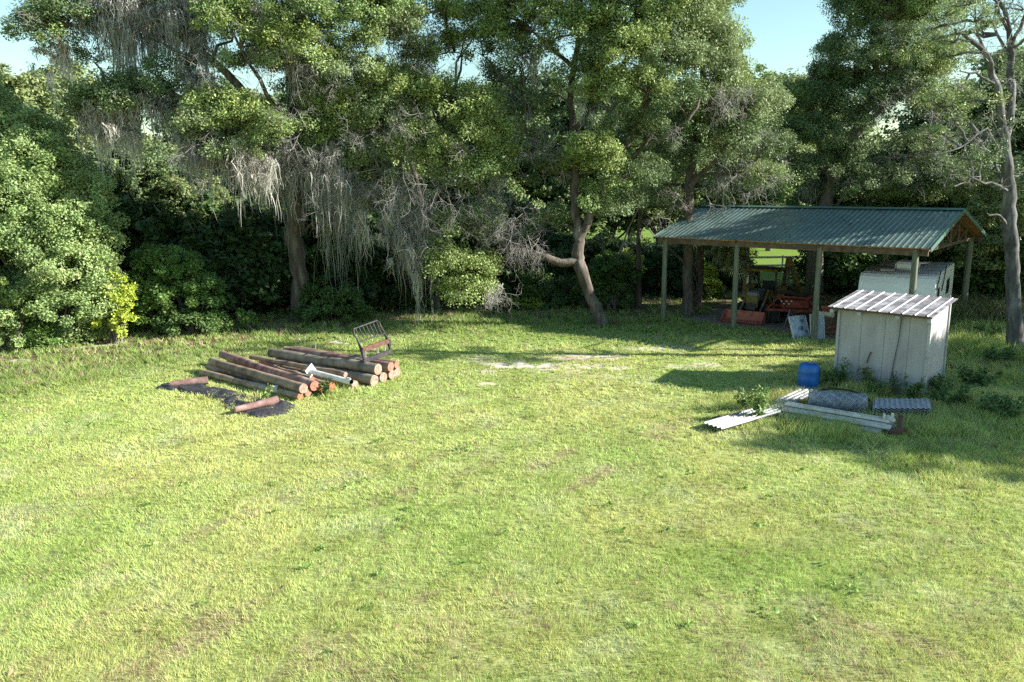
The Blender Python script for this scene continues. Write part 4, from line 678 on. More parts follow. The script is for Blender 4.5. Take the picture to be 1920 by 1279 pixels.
# ------------------------------------------------------------------ pavilion
def bp(u, v, z): return np.array([B0[0]+BD[0]*u+BE[0]*v, B0[1]+BD[1]*u+BE[1]*v, z])
HE, HR, OV, OL, OR_, HP = .589*CAMH, .781*CAMH, .18, .42, .47, .574*CAMH
W3 = 3*BS; D = BDEP
root = thing('pavilion', 'open pole barn with ribbed green metal roof on round wooden posts', 'pavilion', bp(W3/2, D/2, 0))
def corr(mb, o, du, dv, Lu, Lv, pitch=.23, rib=.03, th=.012, mat=0, rmat=None, up=None, rw=.055):
    """ribbed sheet: ribs run along dv, repeated along du"""
    n = int(Lu/pitch); xs = [0.]; hs = [0.]
    for k in range(n):
        c = (k+.5)*Lu/n; xs += [c-rw, c-rw*.5, c+rw*.5, c+rw]; hs += [0, rib, rib, 0]
    xs.append(Lu); hs.append(0); xs = np.array(xs); hs = np.array(hs)
    du = np.array(du, float); dv = np.array(dv, float); N = np.cross(du, dv) if up is None else np.array(up, float); N /= np.linalg.norm(N)
    if N[2] < 0: N = -N
    k = len(xs); rows = 7; V = []
    for r_ in range(rows):
        V.append(o+du*xs[:, None]+dv*Lv*r_/(rows-1)+N*hs[:, None])
    for r_ in range(rows):
        V.append(o+du*xs[:, None]+dv*Lv*r_/(rows-1)+N*(hs[:, None]-th))
    V = np.concatenate(V); F = []; Fr = []
    for r_ in range(rows-1):
        for i in range(k-1):
            a = r_*k+i; f = [a, a+1, a+k+1, a+k]; (Fr if (rmat is not None and hs[i]+hs[i+1] > 0) else F).append(f)
            c = a+rows*k; F.append([c+k, c+k+1, c+1, c])
    B_ = rows*k
    for i in range(k-1):
        F.append([i+1, i, B_+i, B_+i+1]); a = (rows-1)*k+i; F.append([a, a+1, B_+a+1, B_+a])
    for r_ in range(rows-1):
        a = r_*k; F.append([a, a+k, B_+a+k, B_+a]); a = r_*k+k-1; F.append([a+k, a, B_+a, B_+a+k])
    n0 = mb.n; mb.add(V, [np.array(F)], mat)
    if Fr: mb.F.append((np.array(Fr)+n0, rmat, False))
for (v0, v1, nm) in ((-OV, D/2, 'roof_panel'), (D+OV, D/2, 'roof_panel')):
    mb = MB(); a = bp(-OL, v0, HE+.07); b_ = bp(-OL, v1, HR+.07); dv = b_-a; L = np.linalg.norm(dv); dv /= L
    corr(mb, a, np.array([BD[0], BD[1], 0]), dv, W3+OL+OR_, L-.01, .19, .015, .004, rw=.04)
    mb.build(nm, M['roof_green'], root)
    mb = MB()
    for t in np.linspace(.03, .95, 6):           # purlins
        q = np.array([v0+(v1-v0)*t, HE+(HR-HE)*t]); mb.beam(bp(-OL+.02, q[0], q[1]+.02), bp(W3+OR_-.02, q[0], q[1]+.02), .09, .045)
    mb.build('purlins', M['wood_orange'], root)
    mb = MB(); n_ = np.array([0, 0, 1.])
    V = [bp(-OL+.04, v0+(v1-v0)*.02, HE+.048), bp(W3+OR_-.04, v0+(v1-v0)*.02, HE+.048), bp(W3+OR_-.04, v1, HR+.035), bp(-OL+.04, v1, HR+.035)]
    V = np.array(V); V = np.vstack([V, V+[0, 0, .014]]); mb.add(V, np.array([[0, 1, 2, 3], [7, 6, 5, 4], [0, 4, 5, 1], [1, 5, 6, 2], [2, 6, 7, 3], [3, 7, 4, 0]])); mb.build('roof_deck', M['wood_orange'], root)
mb = MB(); n_ = 420; u_ = R.uniform(-OL, W3+OR_, n_); t_ = R.random(n_)**.7; P = np.array([bp(a_, -OV+(D/2+OV)*b__, HE+.07+(HR-HE)*b__+.03) for a_, b__ in zip(u_, t_)])
leaves(mb, P, .07, .5, np.array([.26, .17, .1])*R.uniform(.5, 1.4, (n_, 1)), 2.); mb.build('leaf_litter', M['leaf'], root)['kind'] = 'stuff'
mb = MB()
for s_ in (-1, 1):
    V = [bp(-OL-.03, D/2, HR+.125), bp(W3+OR_+.03, D/2, HR+.125), bp(W3+OR_+.03, D/2+s_*.2, HR+.065), bp(-OL-.03, D/2+s_*.2, HR+.065)]
    mb.add(np.array(V), np.array([[0, 1, 2, 3]]))
mb.build('ridge_cap', M['trim_green'], root)
for u in (-OL-.015, W3+OR_+.015):
    for (v0, v1) in ((-OV-.02, D/2), (D+OV+.02, D/2)):
        mb = MB(); mb.beam(bp(u, v0, HE+.03), bp(u, v1, HR+.03), .02, .15); mb.build('rake_trim', M['trim_green'], root)
for v in (0, D):
    mb = MB(); mb.beam(bp(-OL+.1, v, HP+.0), bp(W3+OR_-.1, v, HP+.0), .09, .2); mb.build('header_beam', M['wood_dark'], root)
for k in range(4):
    for v in (0, D):
        mb = MB(); p = bp(k*BS, v, 0); r_ = .1 if v == 0 else .115
        mb.tube([p+[0, 0, -.2], p+[0, 0, 1.2], p+[0, 0, 2.2], p+[0, 0, HP+.09]], [r_*1.12, r_*1.05, r_, r_*.95], 12, 0, True, wob=.05); mb.build('post', M['post'], root)
    mb = MB(); u = k*BS+.0
    if k == 3: u += .12
    mb.beam(bp(u, -.05, HE-.06), bp(u, D+.05, HE-.06), .04, .12)
    mb.beam(bp(u, -OV, HE-.02), bp(u, D/2, HR-.06), .04, .12); mb.beam(bp(u, D+OV, HE-.02), bp(u, D/2, HR-.06), .04, .12)
    for t in (.2, .35, .5, .65, .8):
        zt = HE+(HR-HE)*(1-abs(t-.5)*2)-.1; mb.beam(bp(u, D*t, HE-.06), bp(u, D*t, zt), .04, .07)
        if t < .5: mb.beam(bp(u, D*t, zt), bp(u, D*(t+.15), HE-.06), .035, .06)
        if t > .5: mb.beam(bp(u, D*t, zt), bp(u, D*(t-.15), HE-.06), .035, .06)
    mb.build('roof_truss', M['wood_dark'], root)

# ------------------------------------------------------------------ shed
def sp_(u, v, z): return np.array([SH0[0]+SD_[0]*u+SE_[0]*v, SH0[1]+SD_[1]*u+SE_[1]*v, z])
root = thing('shed', 'small pale boxy shed with a rust-streaked lean-to metal roof, in front of the pavilion', 'shed', sp_(SHW/2, SHD/2, 0))
def wall(a, b_, za, zb, n=12, inward=(0, 0, 0)):
    """sheet siding with shallow grooves between a and b (xy), top heights za, zb"""
    mb = MB(); a = np.array(a); b_ = np.array(b_); d = b_-a; L = np.linalg.norm(d); d /= L; nn_ = np.array([d[1], -d[0], 0]); xs = []; hs = []
    for k in range(n):
        x0 = k*L/n; x1 = (k+1)*L/n; xs += [x0+.006, x0+.012, x1-.012, x1-.006]; hs += [-.004, 0, 0, -.004]
    xs = [0]+xs+[L]; hs = [0]+hs+[0]; xs = np.array(xs); hs = np.array(hs)
    top = za+(zb-za)*xs/L; P = a+d*xs[:, None]+nn_*hs[:, None]; k = len(xs)
    V = np.vstack([np.column_stack([P[:, :2], 0*xs-.05]), np.column_stack([P[:, :2], top]), np.column_stack([P[:, :2]-nn_[:2]*.03, 0*xs-.05]), np.column_stack([P[:, :2]-nn_[:2]*.03, top])])
    F = [[i, i+1, k+i+1, k+i] for i in range(k-1)]+[[2*k+i+1, 2*k+i, 3*k+i, 3*k+i+1] for i in range(k-1)]+[[k+i, k+i+1, 3*k+i+1, 3*k+i] for i in range(k-1)]+[[0, k, 3*k, 2*k], [k-1, 3*k-1, 4*k-1, 2*k-1]]
    mb.add(V, np.array(F)); return mb
wl = wall(sp_(0, 0, 0), sp_(SHW, 0, 0), SHF, SHF).build('front_wall', M['shed_wall'], root)
wall(sp_(SHW+.002, .012, 0), sp_(SHW+.002, SHD-.012, 0), SHF, SHK, 8).build('side_wall', M['shed_wall'], root)
wall(sp_(SHW, SHD, 0), sp_(0, SHD, 0), SHK, SHK).build('back_wall', M['shed_wall'], root)
wall(sp_(-.002, SHD-.012, 0), sp_(-.002, .012, 0), SHK, SHF, 8).build('side_wall', M['shed_wall'], root)
for (u, v, h) in ((-.005, -.012, SHF), (SHW+.006, -.012, SHF), (SHW+.006, SHD+.012, SHK), (-.005, SHD+.012, SHK)):
    mb = MB(); mb.beam(sp_(u, v, -.05), sp_(u, v, h-.01), .07, .07, up=SE_.tolist()+[0]); mb.build('corner_trim', M['rib_white'] if u > 1 else M['shed_wall'], root)
mb = MB(); a = sp_(-.22, -.32, SHF+.005); b2 = sp_(-.22, SHD+.25, SHK+.10); dv = b2-a; L = np.linalg.norm(dv); corr(mb, a, [SD_[0], SD_[1], 0], dv/L, SHW+.36, L, .285, .02, .003, 0, 1, rw=.026)
mb.build('roof_sheet', [M['shed_roof'], M['rib_white']], root)
mb = MB()
mb.beam(sp_(-.18, -.24, SHF-.035), sp_(SHW+.1, -.24, SHF-.035), .04, .05); mb.build('fascia_board', M['wood_dark'], root)
for u in (-.12, .62, 1.6, 2.36):
    mb = MB(); mb.beam(sp_(u, -.29, SHF-.11), sp_(u, .1, SHF-.08), .09, .09); mb.build('rafter_end', M['shed_wall'], root)
mb = MB(); mb.tube([sp_(1.62, -.035, SHF-.05), sp_(1.60, -.035, 1.5), sp_(1.52, -.03, .8), sp_(1.45, -.03, .05)], [.012, .01, .01, .012], 5); mb.build('crack_strip', M['black_steel'], root)
for u in (.61, 1.22, 1.83):
    mb = MB(); mb.box(sp_(u, -.0015, SHF/2), (.008, .006, SHF-.05), rot=np.column_stack([[SD_[0], SD_[1], 0], [SE_[0], SE_[1], 0], [0, 0, 1]])); mb.build('panel_joint', M['grey_steel'], root)
mb = MB(); mb.tube([sp_(.93, -.04, 1.05), sp_(.86, -.04, .85), sp_(.84, -.04, .72)], .014, 5); mb.build('door_latch', M['black_steel'], root)
mb = MB(); mb.box(sp_(-.01, -.03, .95), (.05, .03, .18)); mb.build('hinge', M['rib_white'], root)

# plants growing on the shed front
def weed(name, label, base, h, n=5, col=(.12, .2, .05), leaf=.09, nl=60, cat='weed', spread=.25, group=None):
    root = thing(name, label, cat, (base[0], base[1], 0), group); st = MB(); lf = MB()
    for k in range(n):
        a = R.uniform(0, 6.28); t = np.array([base[0]+math.cos(a)*spread*R.uniform(.2, 1.2), base[1]+math.sin(a)*spread*R.uniform(.2, 1.2), h*R.uniform(.6, 1.05)]); P = curve((base[0]+R.normal(0, .04), base[1]+R.normal(0, .04), -.03), t, .05, 6, .08)
        st.tube(P, np.linspace(.012, .004, 6), 4, 0, False)
        tt = R.uniform(.15, 1, nl); Q = np.stack([np.interp(tt, np.linspace(0, 1, 6), P[:, i]) for i in range(3)], 1)+rand_dir(nl)*R.uniform(.02, .13, (nl, 1))
        leaves(lf, Q, leaf, .45, np.array(col)*R.uniform(.7, 1.35, (nl, 1)), .3)
    st.build('stem', M['bark'], root); lf.build('foliage', M['leaf'], root); return root
weed('weed', 'leafy weed against the left of the shed front wall', sp_(.35, -.3, 0), .75, 5, (.1, .18, .05))
weed('weed', 'dark-leaved weed with pale tips in the middle of the shed front wall', sp_(1.05, -.28, 0), .62, 7, (.12, .17, .06), .12)
weed('weed', 'thin wiry weed at the right of the shed front wall', sp_(1.7, -.3, 0), .6, 5, (.08, .14, .04), .07, 30)
weed('weed', 'upright yellow-green weed growing through the corrugated sheet', hit(1425, 790), .85, 8, (.17, .27, .07), .1, 60)
weed('weed', 'short leafy weed left of the upright one beside the corrugated sheet', hit(1398, 772), .6, 6, (.13, .21, .06), .1, 50)
for k, (px, py, h, lb) in enumerate([(1775, 765, .55, 'low bushy weed right of the stacked ribbed panels'), (1720, 735, .5, 'low bushy weed at the right foot of the shed'), (1830, 730, .6, 'bushy weed behind the low one, right of the shed'), (1880, 790, .6, 'bushy weed nearest the right edge'), (1850, 650, .7, 'tall leafy weed between shed and grey edge trunk'), (1870, 685, .45, 'dark weed at the foot of the grey edge trunk')]):
    weed('weed', lb, hit(px, py), h, 16, (.085, .16, .045), .1, 70, spread=.6)
for (u, v, h, n_, lb) in [(.1, -.55, .5, 10, 'bushy green weed at the left front corner of the shed'), (2.15, -.5, .6, 12, 'leafy weed patch at the right front corner of the shed'), (2.55, .5, .55, 12, 'leafy weed patch along the sunlit shed side wall'), (1.4, -.7, .4, 9, 'low weed between the wire roll and the shed front')]:
    weed('weed', lb, sp_(u, v, 0), h, n_, (.13, .21, .06), .075, 70, spread=.35)
weed('weed', 'small green weed growing up through the front ends of the logs', hit(612, 740), .42, 7, (.16, .26, .07), .07, 50, spread=.15)
weed('weed', 'spiky grass-like weed on the black sheet between the logs and short pole', hit(500, 752), .4, 6, (.2, .3, .08), .07, 30, spread=.18)
# litter on the lawn
mb = MB(); n_ = 2600; x = R.uniform(-19, 17, n_); y = R.uniform(8, 32, n_)**1.0; k = (np.abs(x) < y*.7+.8) & (R.random(n_) < .15+.85*fbm(x, y, 2.2, 91)**2*1.6); x, y = x[k], y[k]
P = np.stack([x, y, .035+.04*R.random(len(x))], 1); leaves(mb, P, .065, .5, np.array([.30, .19, .11])*R.uniform(.5, 1.5, (len(x), 1)), 1.)
g = mb.build('fallen_leaves', M['leaf']); g['kind'] = 'stuff'; g['label'] = 'scattered small brown fallen leaves lying on the lawn'; g['category'] = 'leaf litter'
mb = MB(); n_ = 420; x = R.uniform(-17, 15, n_); y = R.uniform(8.5, 29, n_); k = (np.abs(x) < y*.68) & (fbm(x, y, 3, 95) > .47); x, y = x[k], y[k]
for a_, b__ in zip(x, y):
    q = R.integers(7, 14); d_ = rand_dir(q)*np.array([.09, .09, .02])*R.uniform(.5, 1.2); leaves(mb, np.array([a_, b__, .06])+d_, .075, .5, np.array([.2, .33, .08])*R.uniform(.75, 1.3, (q, 1)), .9)
g = mb.build('lawn_weeds', M['leaf']); g['kind'] = 'stuff'; g['label'] = 'small broad-leaved weeds dotted through the mown grass'; g['category'] = 'lawn weeds'
# tall grass clump right of the pavilion post
def reeds(name, label, base, w_, h, n, col):
    mb = MB(); x = base[0]+R.normal(0, w_, n); y = base[1]+R.normal(0, w_*.6, n); hh = h*R.uniform(.4, 1.1, n); az = R.uniform(0, 6.28, n); k = 4; V = []
    wd = R.uniform(.008, .018, n); fa = R.uniform(0, 3.14, n)
    for i in range(k):
        t = i/(k-1); l = hh*.6*t**2; px = x+np.cos(az)*l; py = y+np.sin(az)*l; pz = hh*(t-.25*t**3); ww = wd*(1-.85*t)
        V += [np.stack([px-np.cos(fa)*ww, py-np.sin(fa)*ww, pz], 1), np.stack([px+np.cos(fa)*ww, py+np.sin(fa)*ww, pz], 1)]
    V = np.stack(V, 1); F = (np.arange(n)[:, None, None]*2*k+np.array([[2*i, 2*i+1, 2*i+3, 2*i+2] for i in range(k-1)])[None]).reshape(-1, 4)
    C = np.array(col)*R.uniform(.6, 1.35, (n, 1)); mb.add(V.reshape(-1, 3), F, 0, False, np.repeat(C, 2*k, 0))
    return single(mb, name, M['grass'], label, 'tall grass', (base[0], base[1], 0))
reeds('tall_grass_clump', 'tall arching grass clump at the foot of the back right pavilion post', hit(1815, 600), .9, 1.25, 1500, (.2, .26, .08))
reeds('tall_grass_clump', 'pale seeding grass clump between the back post and the grey edge trunk', hit(1855, 605), .9, 1.35, 1300, (.27, .28, .15))
reeds('tall_grass_clump', 'green grass clump lower down, right of the shed side wall', hit(1830, 632), 1.0, .8, 1500, (.13, .24, .05))
reeds('tall_grass_clump', 'grass tuft at the left foot of the leaning trunk', hit(1093, 612), .18, .55, 160, (.16, .26, .08))
reeds('tall_grass_clump', 'dry grass tuft at the right foot of the leaning trunk', hit(1150, 612), .18, .4, 140, (.24, .2, .1))
reeds('tall_grass_clump', 'seeding grass clump inside the pavilion behind the red machine', bp(6, 8.6, 0), 1.2, .9, 1300, (.24, .3, .1))

# ------------------------------------------------------------------ objects by the shed
# blue drum
b = hit(1514, 727); root = thing('blue_drum', 'blue plastic drum standing in the grass left of the shed', 'barrel', (b[0], b[1], 0))
mb = MB(); rx = np.array([[1, 0, .04], [0, 1, .03], [-.04, -.03, 1]])
mb.lathe(b, [(.0, .0), (.24, 0), (.275, .03), (.285, .2), (.292, .26), (.285, .3), (.285, .42), (.292, .46), (.285, .5), (.27, .60), (.24, .65), (.22, .67), (.215, .65), (0, .645)], 28, 0, rx); mb.build('body', M['blue'], root)
for q in (-.12, .12):
    mb = MB(); mb.lathe(b+np.array([q, .02, .63]), [(0, .045), (.03, .045), (.035, .03), (.035, 0)], 12); mb.build('bung', M['blue'], root)
# wire mesh roll
a = hit(1533, 752, .24); b_ = hit(1607, 757, .24); d = (b_-a)/np.linalg.norm(b_-a)
mb = MB(); a = a-d*.2; b_ = b_+d*.2; Lr = np.linalg.norm(b_-a); n_ = 40; side = np.array([-d[1], d[0], 0]); up = np.array([0, 0, 1.])
def cylp(t, an, r_=.265): return a+d*t*Lr+side*math.cos(an)*r_*1.25+up*math.sin(an)*r_*.92
for k in range(44):                               # hexagonal-looking mesh from crossing spirals
    for sgn in (-1, 1):
        P = np.array([cylp(t, k*2*math.pi/44+sgn*t*5.2+.1*math.sin(9*t+k), .268+.006*math.sin(t*40+k)) for t in np.linspace(0, 1, 22)]); mb.tube(P, .0055, 3, 0, False)
for ang in np.linspace(0, 2*math.pi, 9)[:-1]:
    pass
for t in np.linspace(0, 1, 15):
    P = np.array([cylp(t, an, .266) for an in np.linspace(0, 2*math.pi, 21)]); mb.tube(P, .005, 3, 0, False)
for e in (0, 1):                                  # spiral end
    P = np.array([cylp(e, an, .262-.026*an/(2*math.pi)*1.1) for an in np.linspace(0, 2*math.pi*7, 90)]); mb.tube(P, .007, 3, 0, False)
root = thing('wire_mesh_roll', 'roll of galvanised wire mesh lying in the grass before the shed', 'wire roll', ((a+b_)[0]/2, (a+b_)[1]/2, 0))
mb.build('outer_mesh', M['galv'], root)
mb = MB(); P = [cylp(t, 0, 0)+[0, 0, 0] for t in np.linspace(.01, .99, 12)]; mb.tube(P, np.array([.235]*12)+R.normal(0, .006, 12), 22, 0, True, ell=.9)
M['mesh_core'] = surf('mesh_core', [(.44, (.1, .1, .1)), (.5, (.33, .34, .36)), (.6, (.5, .52, .55))], 34, .6, .3, None, .8, .02, 3)
mb.build('inner_layers', M['mesh_core'], root)
mb = MB(); P = [hit(1532, 733, .42), hit(1560, 729, .54), hit(1590, 732, .55), hit(1612, 738, .48), hit(1628, 748, .2), hit(1634, 755, .05)]
single(mb.tube(np.array(P), .022, 8), 'black_hose', M['dark'], 'black hose draped over the wire mesh roll', 'hose', (P[0][0], P[0][1], 0))
# ribbed panel stack
c = hit(1688, 779); rz = .18; ca, sa_ = math.cos(rz), math.sin(rz)
root = thing('panel_stack', 'low stack of ribbed grey metal panels in the grass right of the wire roll', 'metal panels', (c[0], c[1], 0))
for k in range(5):
    mb = MB(); aa = rz+R.normal(0, .03); du = np.array([math.cos(aa), -math.sin(aa)*.3, 0]); du /= np.linalg.norm(du); dv = np.array([.42, .9, 0]); dv /= np.linalg.norm(dv)
    o = c-du*.68-dv*.42+np.array([R.normal(0, .02), R.normal(0, .02), .1+k*.045]); corr(mb, o, du, dv, 1.36, .92, .115, .022, .006, rw=.035); mb.build('ribbed_panel', M['galv'], root)
mb = MB(); mb.box(c+np.array([0, .02, .05]), (1.1, .6, .1)); mb.build('timber_base', M['wood_dark'], root)
# long white rails
A = hit(1470, 770, .1); B = hit(1668, 806, .1); d = (B-A); Lr = np.linalg.norm(d); d /= Lr; side = np.array([-d[1], d[0], 0])
root = thing('rail_bundle', 'bundle of long white metal rails lying in the grass below the wire roll', 'metal rails', ((A+B)[0]/2, (A+B)[1]/2, 0))
for k, (o, z) in enumerate([(-.27, .06), (-.09, .06), (.09, .06), (.27, .06), (-.18, .16), (0, .165), (.18, .16), (.02, .255)]):
    mb = MB(); j = R.uniform(-.1, .1); a = A+side*o+d*j; e = B+side*o+d*(j-R.uniform(0, .08)); a[2] = z; e[2] = z+.02
    mb.beam(a, e, .15, .012); mb.beam(a+side*.07+[0, 0, .03], e+side*.07+[0, 0, .03], .012, .06); mb.beam(a-side*.07+[0, 0, .03], e-side*.07+[0, 0, .03], .012, .06); mb.build('rail', M['white_metal'], root)
mb = MB(); mb.box(B+np.array([-.02, -.05, .28]), (.06, .3, .06)); mb.box(B+np.array([-.15, 0, .32]), (.04, .05, .12)); mb.box(B+np.array([.05, .02, .32]), (.04, .05, .12)); mb.build('end_bracket', M['white_metal'], root)
mb = MB(); mb.beam(B+np.array([.02, -.35, .06]), B+np.array([.38, .3, .22]), .1, .06); mb.beam(B+np.array([-.2, -.36, .05]), B+np.array([.2, -.3, .1]), .1, .08)
single(mb, 'rusty_angle_iron', M['rust_red'], 'dark rusty red angle iron under the right end of the white rails', 'scrap iron', (B[0], B[1], 0))
# corrugated sheets
def sheet(p0, p1, wd, z0, z1, label, n=5):
    a = np.array(p0, float); e = np.array(p1, float); a[2] = z0; e[2] = z1; d = e-a; L = np.linalg.norm(d); d /= L; s2 = np.array([d[1], -d[0], 0]); s2 /= np.linalg.norm(s2)
    mb = MB(); corr(mb, a, s2, d, wd, L, wd/n, .03, .004, rw=.04)
    return single(mb, 'corrugated_sheet', M['galv2'], label, 'corrugated sheet', (a[0], a[1], 0))
M['galv2'] = surf('galv_bright', [(.3, (.16, .17, .19)), (.55, (.33, .34, .37))], 3, .55, .2, None, .1, .004)
sheet(hit(1315, 803), hit(1455, 765), .62, .13, .16, 'bright corrugated metal sheet with its near left end in the sun')
sheet(hit(1448, 762), hit(1500, 742), .5, .14, .2, 'shaded corrugated sheet end behind the upright weed', 4)
mb = MB(); p = hit(1345, 790); mb.tube([hit(1335, 785, .03), hit(1400, 768, .05), hit(1440, 756, .04)], .03, 6); single(mb, 'rusty_pipe', M['rust_red'], 'rusty pipe along the far edge of the corrugated sheet', 'pipe', (p[0], p[1], 0))

# ------------------------------------------------------------------ log pile
GL = 'round poles of the log pile'
LOGS = [  # left end px,py,z ; right end px,py,z ; radius ; material ; end ; label
 (378, 698, .13, 563, 744, .13, .095, 'log', 'end_orange', 'front bottom pole of the pile with a white clamp and orange cut end'),
 (391, 687, .15, 578, 737, .13, .10, 'log_red', 'end_red', 'dark pole lying in the shade behind the front bottom pole'),
 (397, 677, .34, 569, 729, .34, .125, 'log', 'end_pale', 'pale weathered upper pole second from the front of the pile'),
 (417, 665, .34, 590, 724, .30, .135, 'log_red', 'end_red', 'reddish upper pole with its far left end sticking out'),
 (440, 672, .13, 603, 730, .12, .12, 'log_red', 'end_orange', 'bottom pole with bright orange end beside the pale upper pole'),
 (470, 670, .36, 648, 703, .36, .075, 'log', 'end_pale', 'thin tan upper pole ending left of the white pipe mouth'),
 (506, 688, .2, 585, 712, .26, .085, 'log', 'end_orange', 'slim pole with small orange end high in the middle of the pile'),
 (470, 684, .13, 622, 726, .13, .13, 'log_red', 'end_orange', 'bottom pole with orange end half hidden by weeds'),
 (490, 682, .13, 666, 722, .13, .12, 'log', 'end_pale', 'bottom pole whose end sits under the mouth of the white pipe'),
 (520, 680, .15, 702, 714, .16, .155, 'log_green', 'end_pale', 'thick greenish bottom pole right of the white pipe'),
 (508, 662, .42, 709, 693, .42, .155, 'log_green', 'end_pale', 'thickest greenish top pole under the fork frame'),
 (530, 672, .14, 719, 708, .15, .14, 'log', 'end_pale', 'bottom pole with tan end behind the thick greenish one'),
 (535, 657, .40, 733, 688, .42, .13, 'log_red', 'end_red', 'brown top pole behind the thickest greenish pole'),
 (550, 655, .40, 744, 684, .40, .11, 'log', 'end_red', 'hindmost top pole of the pile with a dark end'),
 (545, 668, .14, 735, 703, .15, .13, 'log', 'end_pale', 'bottom pole at the right rear of the pile'),
 (555, 664, .14, 745, 699, .14, .13, 'log_red', 'end_pale', 'hindmost bottom pole at the right rear of the pile'),
]
for (x0, y0, z0, x1, y1, z1, r_, mt, en, lb) in LOGS:
    a = hit(x0, y0, z0); b_ = hit(x1, y1, z1); P = line3(a, b_, 9); P[1:-1] += R.normal(0, .012, (7, 3)); mb = MB()
    mb.tube(P, r_*np.linspace(.93, 1.04, 9)*(1+R.normal(0, .015, 9)), 16, 0, 1, wob=.05)
    single(mb, 'log', [M[mt], M[en]], lb, 'log', ((a+b_)[0]/2, (a+b_)[1]/2, 0), GL)
# white clamp on front pole, a separate scrap
a = hit(515, 727, .24); mb = MB(); mb.box(a, (.16, .14, .10), rot=None, bev=.02); mb.box(a+np.array([.02, -.06, -.07]), (.12, .03, .12), bev=.01)
single(mb, 'white_clamp', M['white_metal'], 'white metal clamp lying on the front bottom pole', 'clamp', (a[0], a[1], 0))
# white pipe with flange
a = hit(583, 697, .52); b_ = hit(659, 717, .42); root = thing('white_pipe', 'white steel pipe with a flange plate lying on top of the log pile', 'pipe', ((a+b_)[0]/2, (a+b_)[1]/2, .3))
d = (b_-a)/np.linalg.norm(b_-a); mb = MB(); mb.tube([a, (a+b_)/2, b_], .075, 18, 0, False); mb.tube([b_+d*.002, (a+b_)/2, a], .064, 18, 1, False); mb.build('tube', [M['white_metal'], M['dark']], root)
sd_ = np.array([-d[1], d[0], 0]); sd_ /= np.linalg.norm(sd_); up = np.cross(d, sd_); Rm = np.column_stack([d, sd_, up])
mb = MB(); mb.box(a-d*.01+up*.02, (.02, .30, .30), rot=Rm @ np.array([[1, 0, 0], [0, .8, -.6], [0, .6, .8]])); mb.build('flange_plate', M['white_metal'], root)
mb = MB(); mb.box(b_-d*.1+up*.08, (.12, .03, .05), rot=Rm); mb.build('lug', M['white_metal'], root)
# pallet fork frame
c0 = hit(684, 682, .55); c1 = hit(733, 664, .55); du = (c1-c0); Wf = np.linalg.norm(du[:2]); du /= np.linalg.norm(du); nb = np.array([-du[1], du[0], 0])   # nb points back-left
if nb[0] > 0: nb = -nb
root = thing('pallet_fork_frame', 'black steel fork frame with slatted backrest on the right end of the log pile', 'fork frame', (c0+c1)/2)
def fp(u, z, bk=0): return c0+du*u+np.array([0, 0, z])+nb*bk
Yf0 = c0[1]
mb = MB()
for u in (0, Wf): mb.beam(fp(u, -.02), fp(u, .42, .05), .09, .05, up=nb)
mb.build('side_post', M['black_steel'], root)
mb = MB(); mb.beam(fp(-.02, .08, 0), fp(Wf+.02, .08, 0), .05, .13); mb.build('lower_bar', M['black_steel'], root)
mb = MB(); mb.beam(fp(-.02, .40, .05), fp(Wf+.02, .40, .05), .05, .13); mb.build('upper_bar', M['rust_red'], root)
mb = MB(); bt_ = [fp(0, .42, .06), fp(-.0, .85, .32), fp(.06, .98, .38), fp(Wf-.1, 1.03, .38), fp(Wf, .93, .36), fp(Wf, .80, .3), fp(Wf, .42, .06)]
mb.tube(np.array(bt_), .022, 6, smooth=False); mb.tube([fp(0, .62, .2), fp(Wf, .62, .2)], .02, 6); mb.build('backrest_hoop', M['black_steel'], root)
for k in range(7):
    u = Wf*(k+.8)/7.6; mb = MB(); mb.tube([fp(u, .62, .2), fp(u, 1.0, .38)], .014, 5); mb.build('backrest_slat', M['black_steel'], root)
for u in (0, Wf):
    mb = MB(); P = [fp(u, .0, 0), fp(u, .42, .05), fp(u, .75, .26), fp(u, .3, .12)]; V = np.array([p-du*.008 for p in P]+[p+du*.008 for p in P]); mb.add(V, np.array([[0, 1, 2, 3], [7, 6, 5, 4], [0, 4, 5, 1], [1, 5, 6, 2], [2, 6, 7, 3], [3, 7, 4, 0]])); mb.build('gusset', M['black_steel'], root)
for u in (.12, .55*Wf, .82*Wf):
    mb = MB(); mb.box(fp(u, .24, .06), (.05, .03, .2)); mb.build('mount_plate', M['beige'], root)
# black tarp
def tarp(pts, wds, label, seed):
    P = np.array([hit(*p) for p in pts]); t = np.linspace(0, len(P)-1, 46); C = np.stack([np.interp(t, np.arange(len(P)), P[:, i]) for i in range(3)], 1); wv = np.interp(t, np.arange(len(P)), wds)
    T = np.gradient(C, axis=0); T /= np.linalg.norm(T, axis=1, keepdims=True); sd2 = np.stack([-T[:, 1], T[:, 0], 0*t], 1); m_ = 18; v = np.linspace(-1, 1, m_)
    V = C[:, None]+sd2[:, None]*(wv[:, None]*v[None])[..., None]*(1+.35*(vn(t[:, None]*3+0*v, v[None]*2+0*t[:, None], 1., seed)-.5))[..., None]
    V[..., 2] = .02+.15*(vn(V[..., 0], V[..., 1], .22, seed)**1.5)*(1-v[None]**4)+.05*vn(V[..., 0], V[..., 1], .07, seed+3)*(1-v[None]**4)
    V = V.reshape(-1, 3); k = len(t); i, j = np.meshgrid(np.arange(k-1), np.arange(m_-1)); q = (i*m_+j).ravel(); F = np.stack([q, q+1, q+m_+1, q+m_], 1)
    V2 = V.copy(); V2[:, 2] = np.maximum(V2[:, 2]-.02, -.03); n = len(V)
    mb = MB(); mb.add(np.vstack([V, V2]), [F, F[:, ::-1]+n], 0, True); return single(mb, 'black_tarp', M['tarp'], label, 'tarp', tuple(P[0][:2])+(0,))
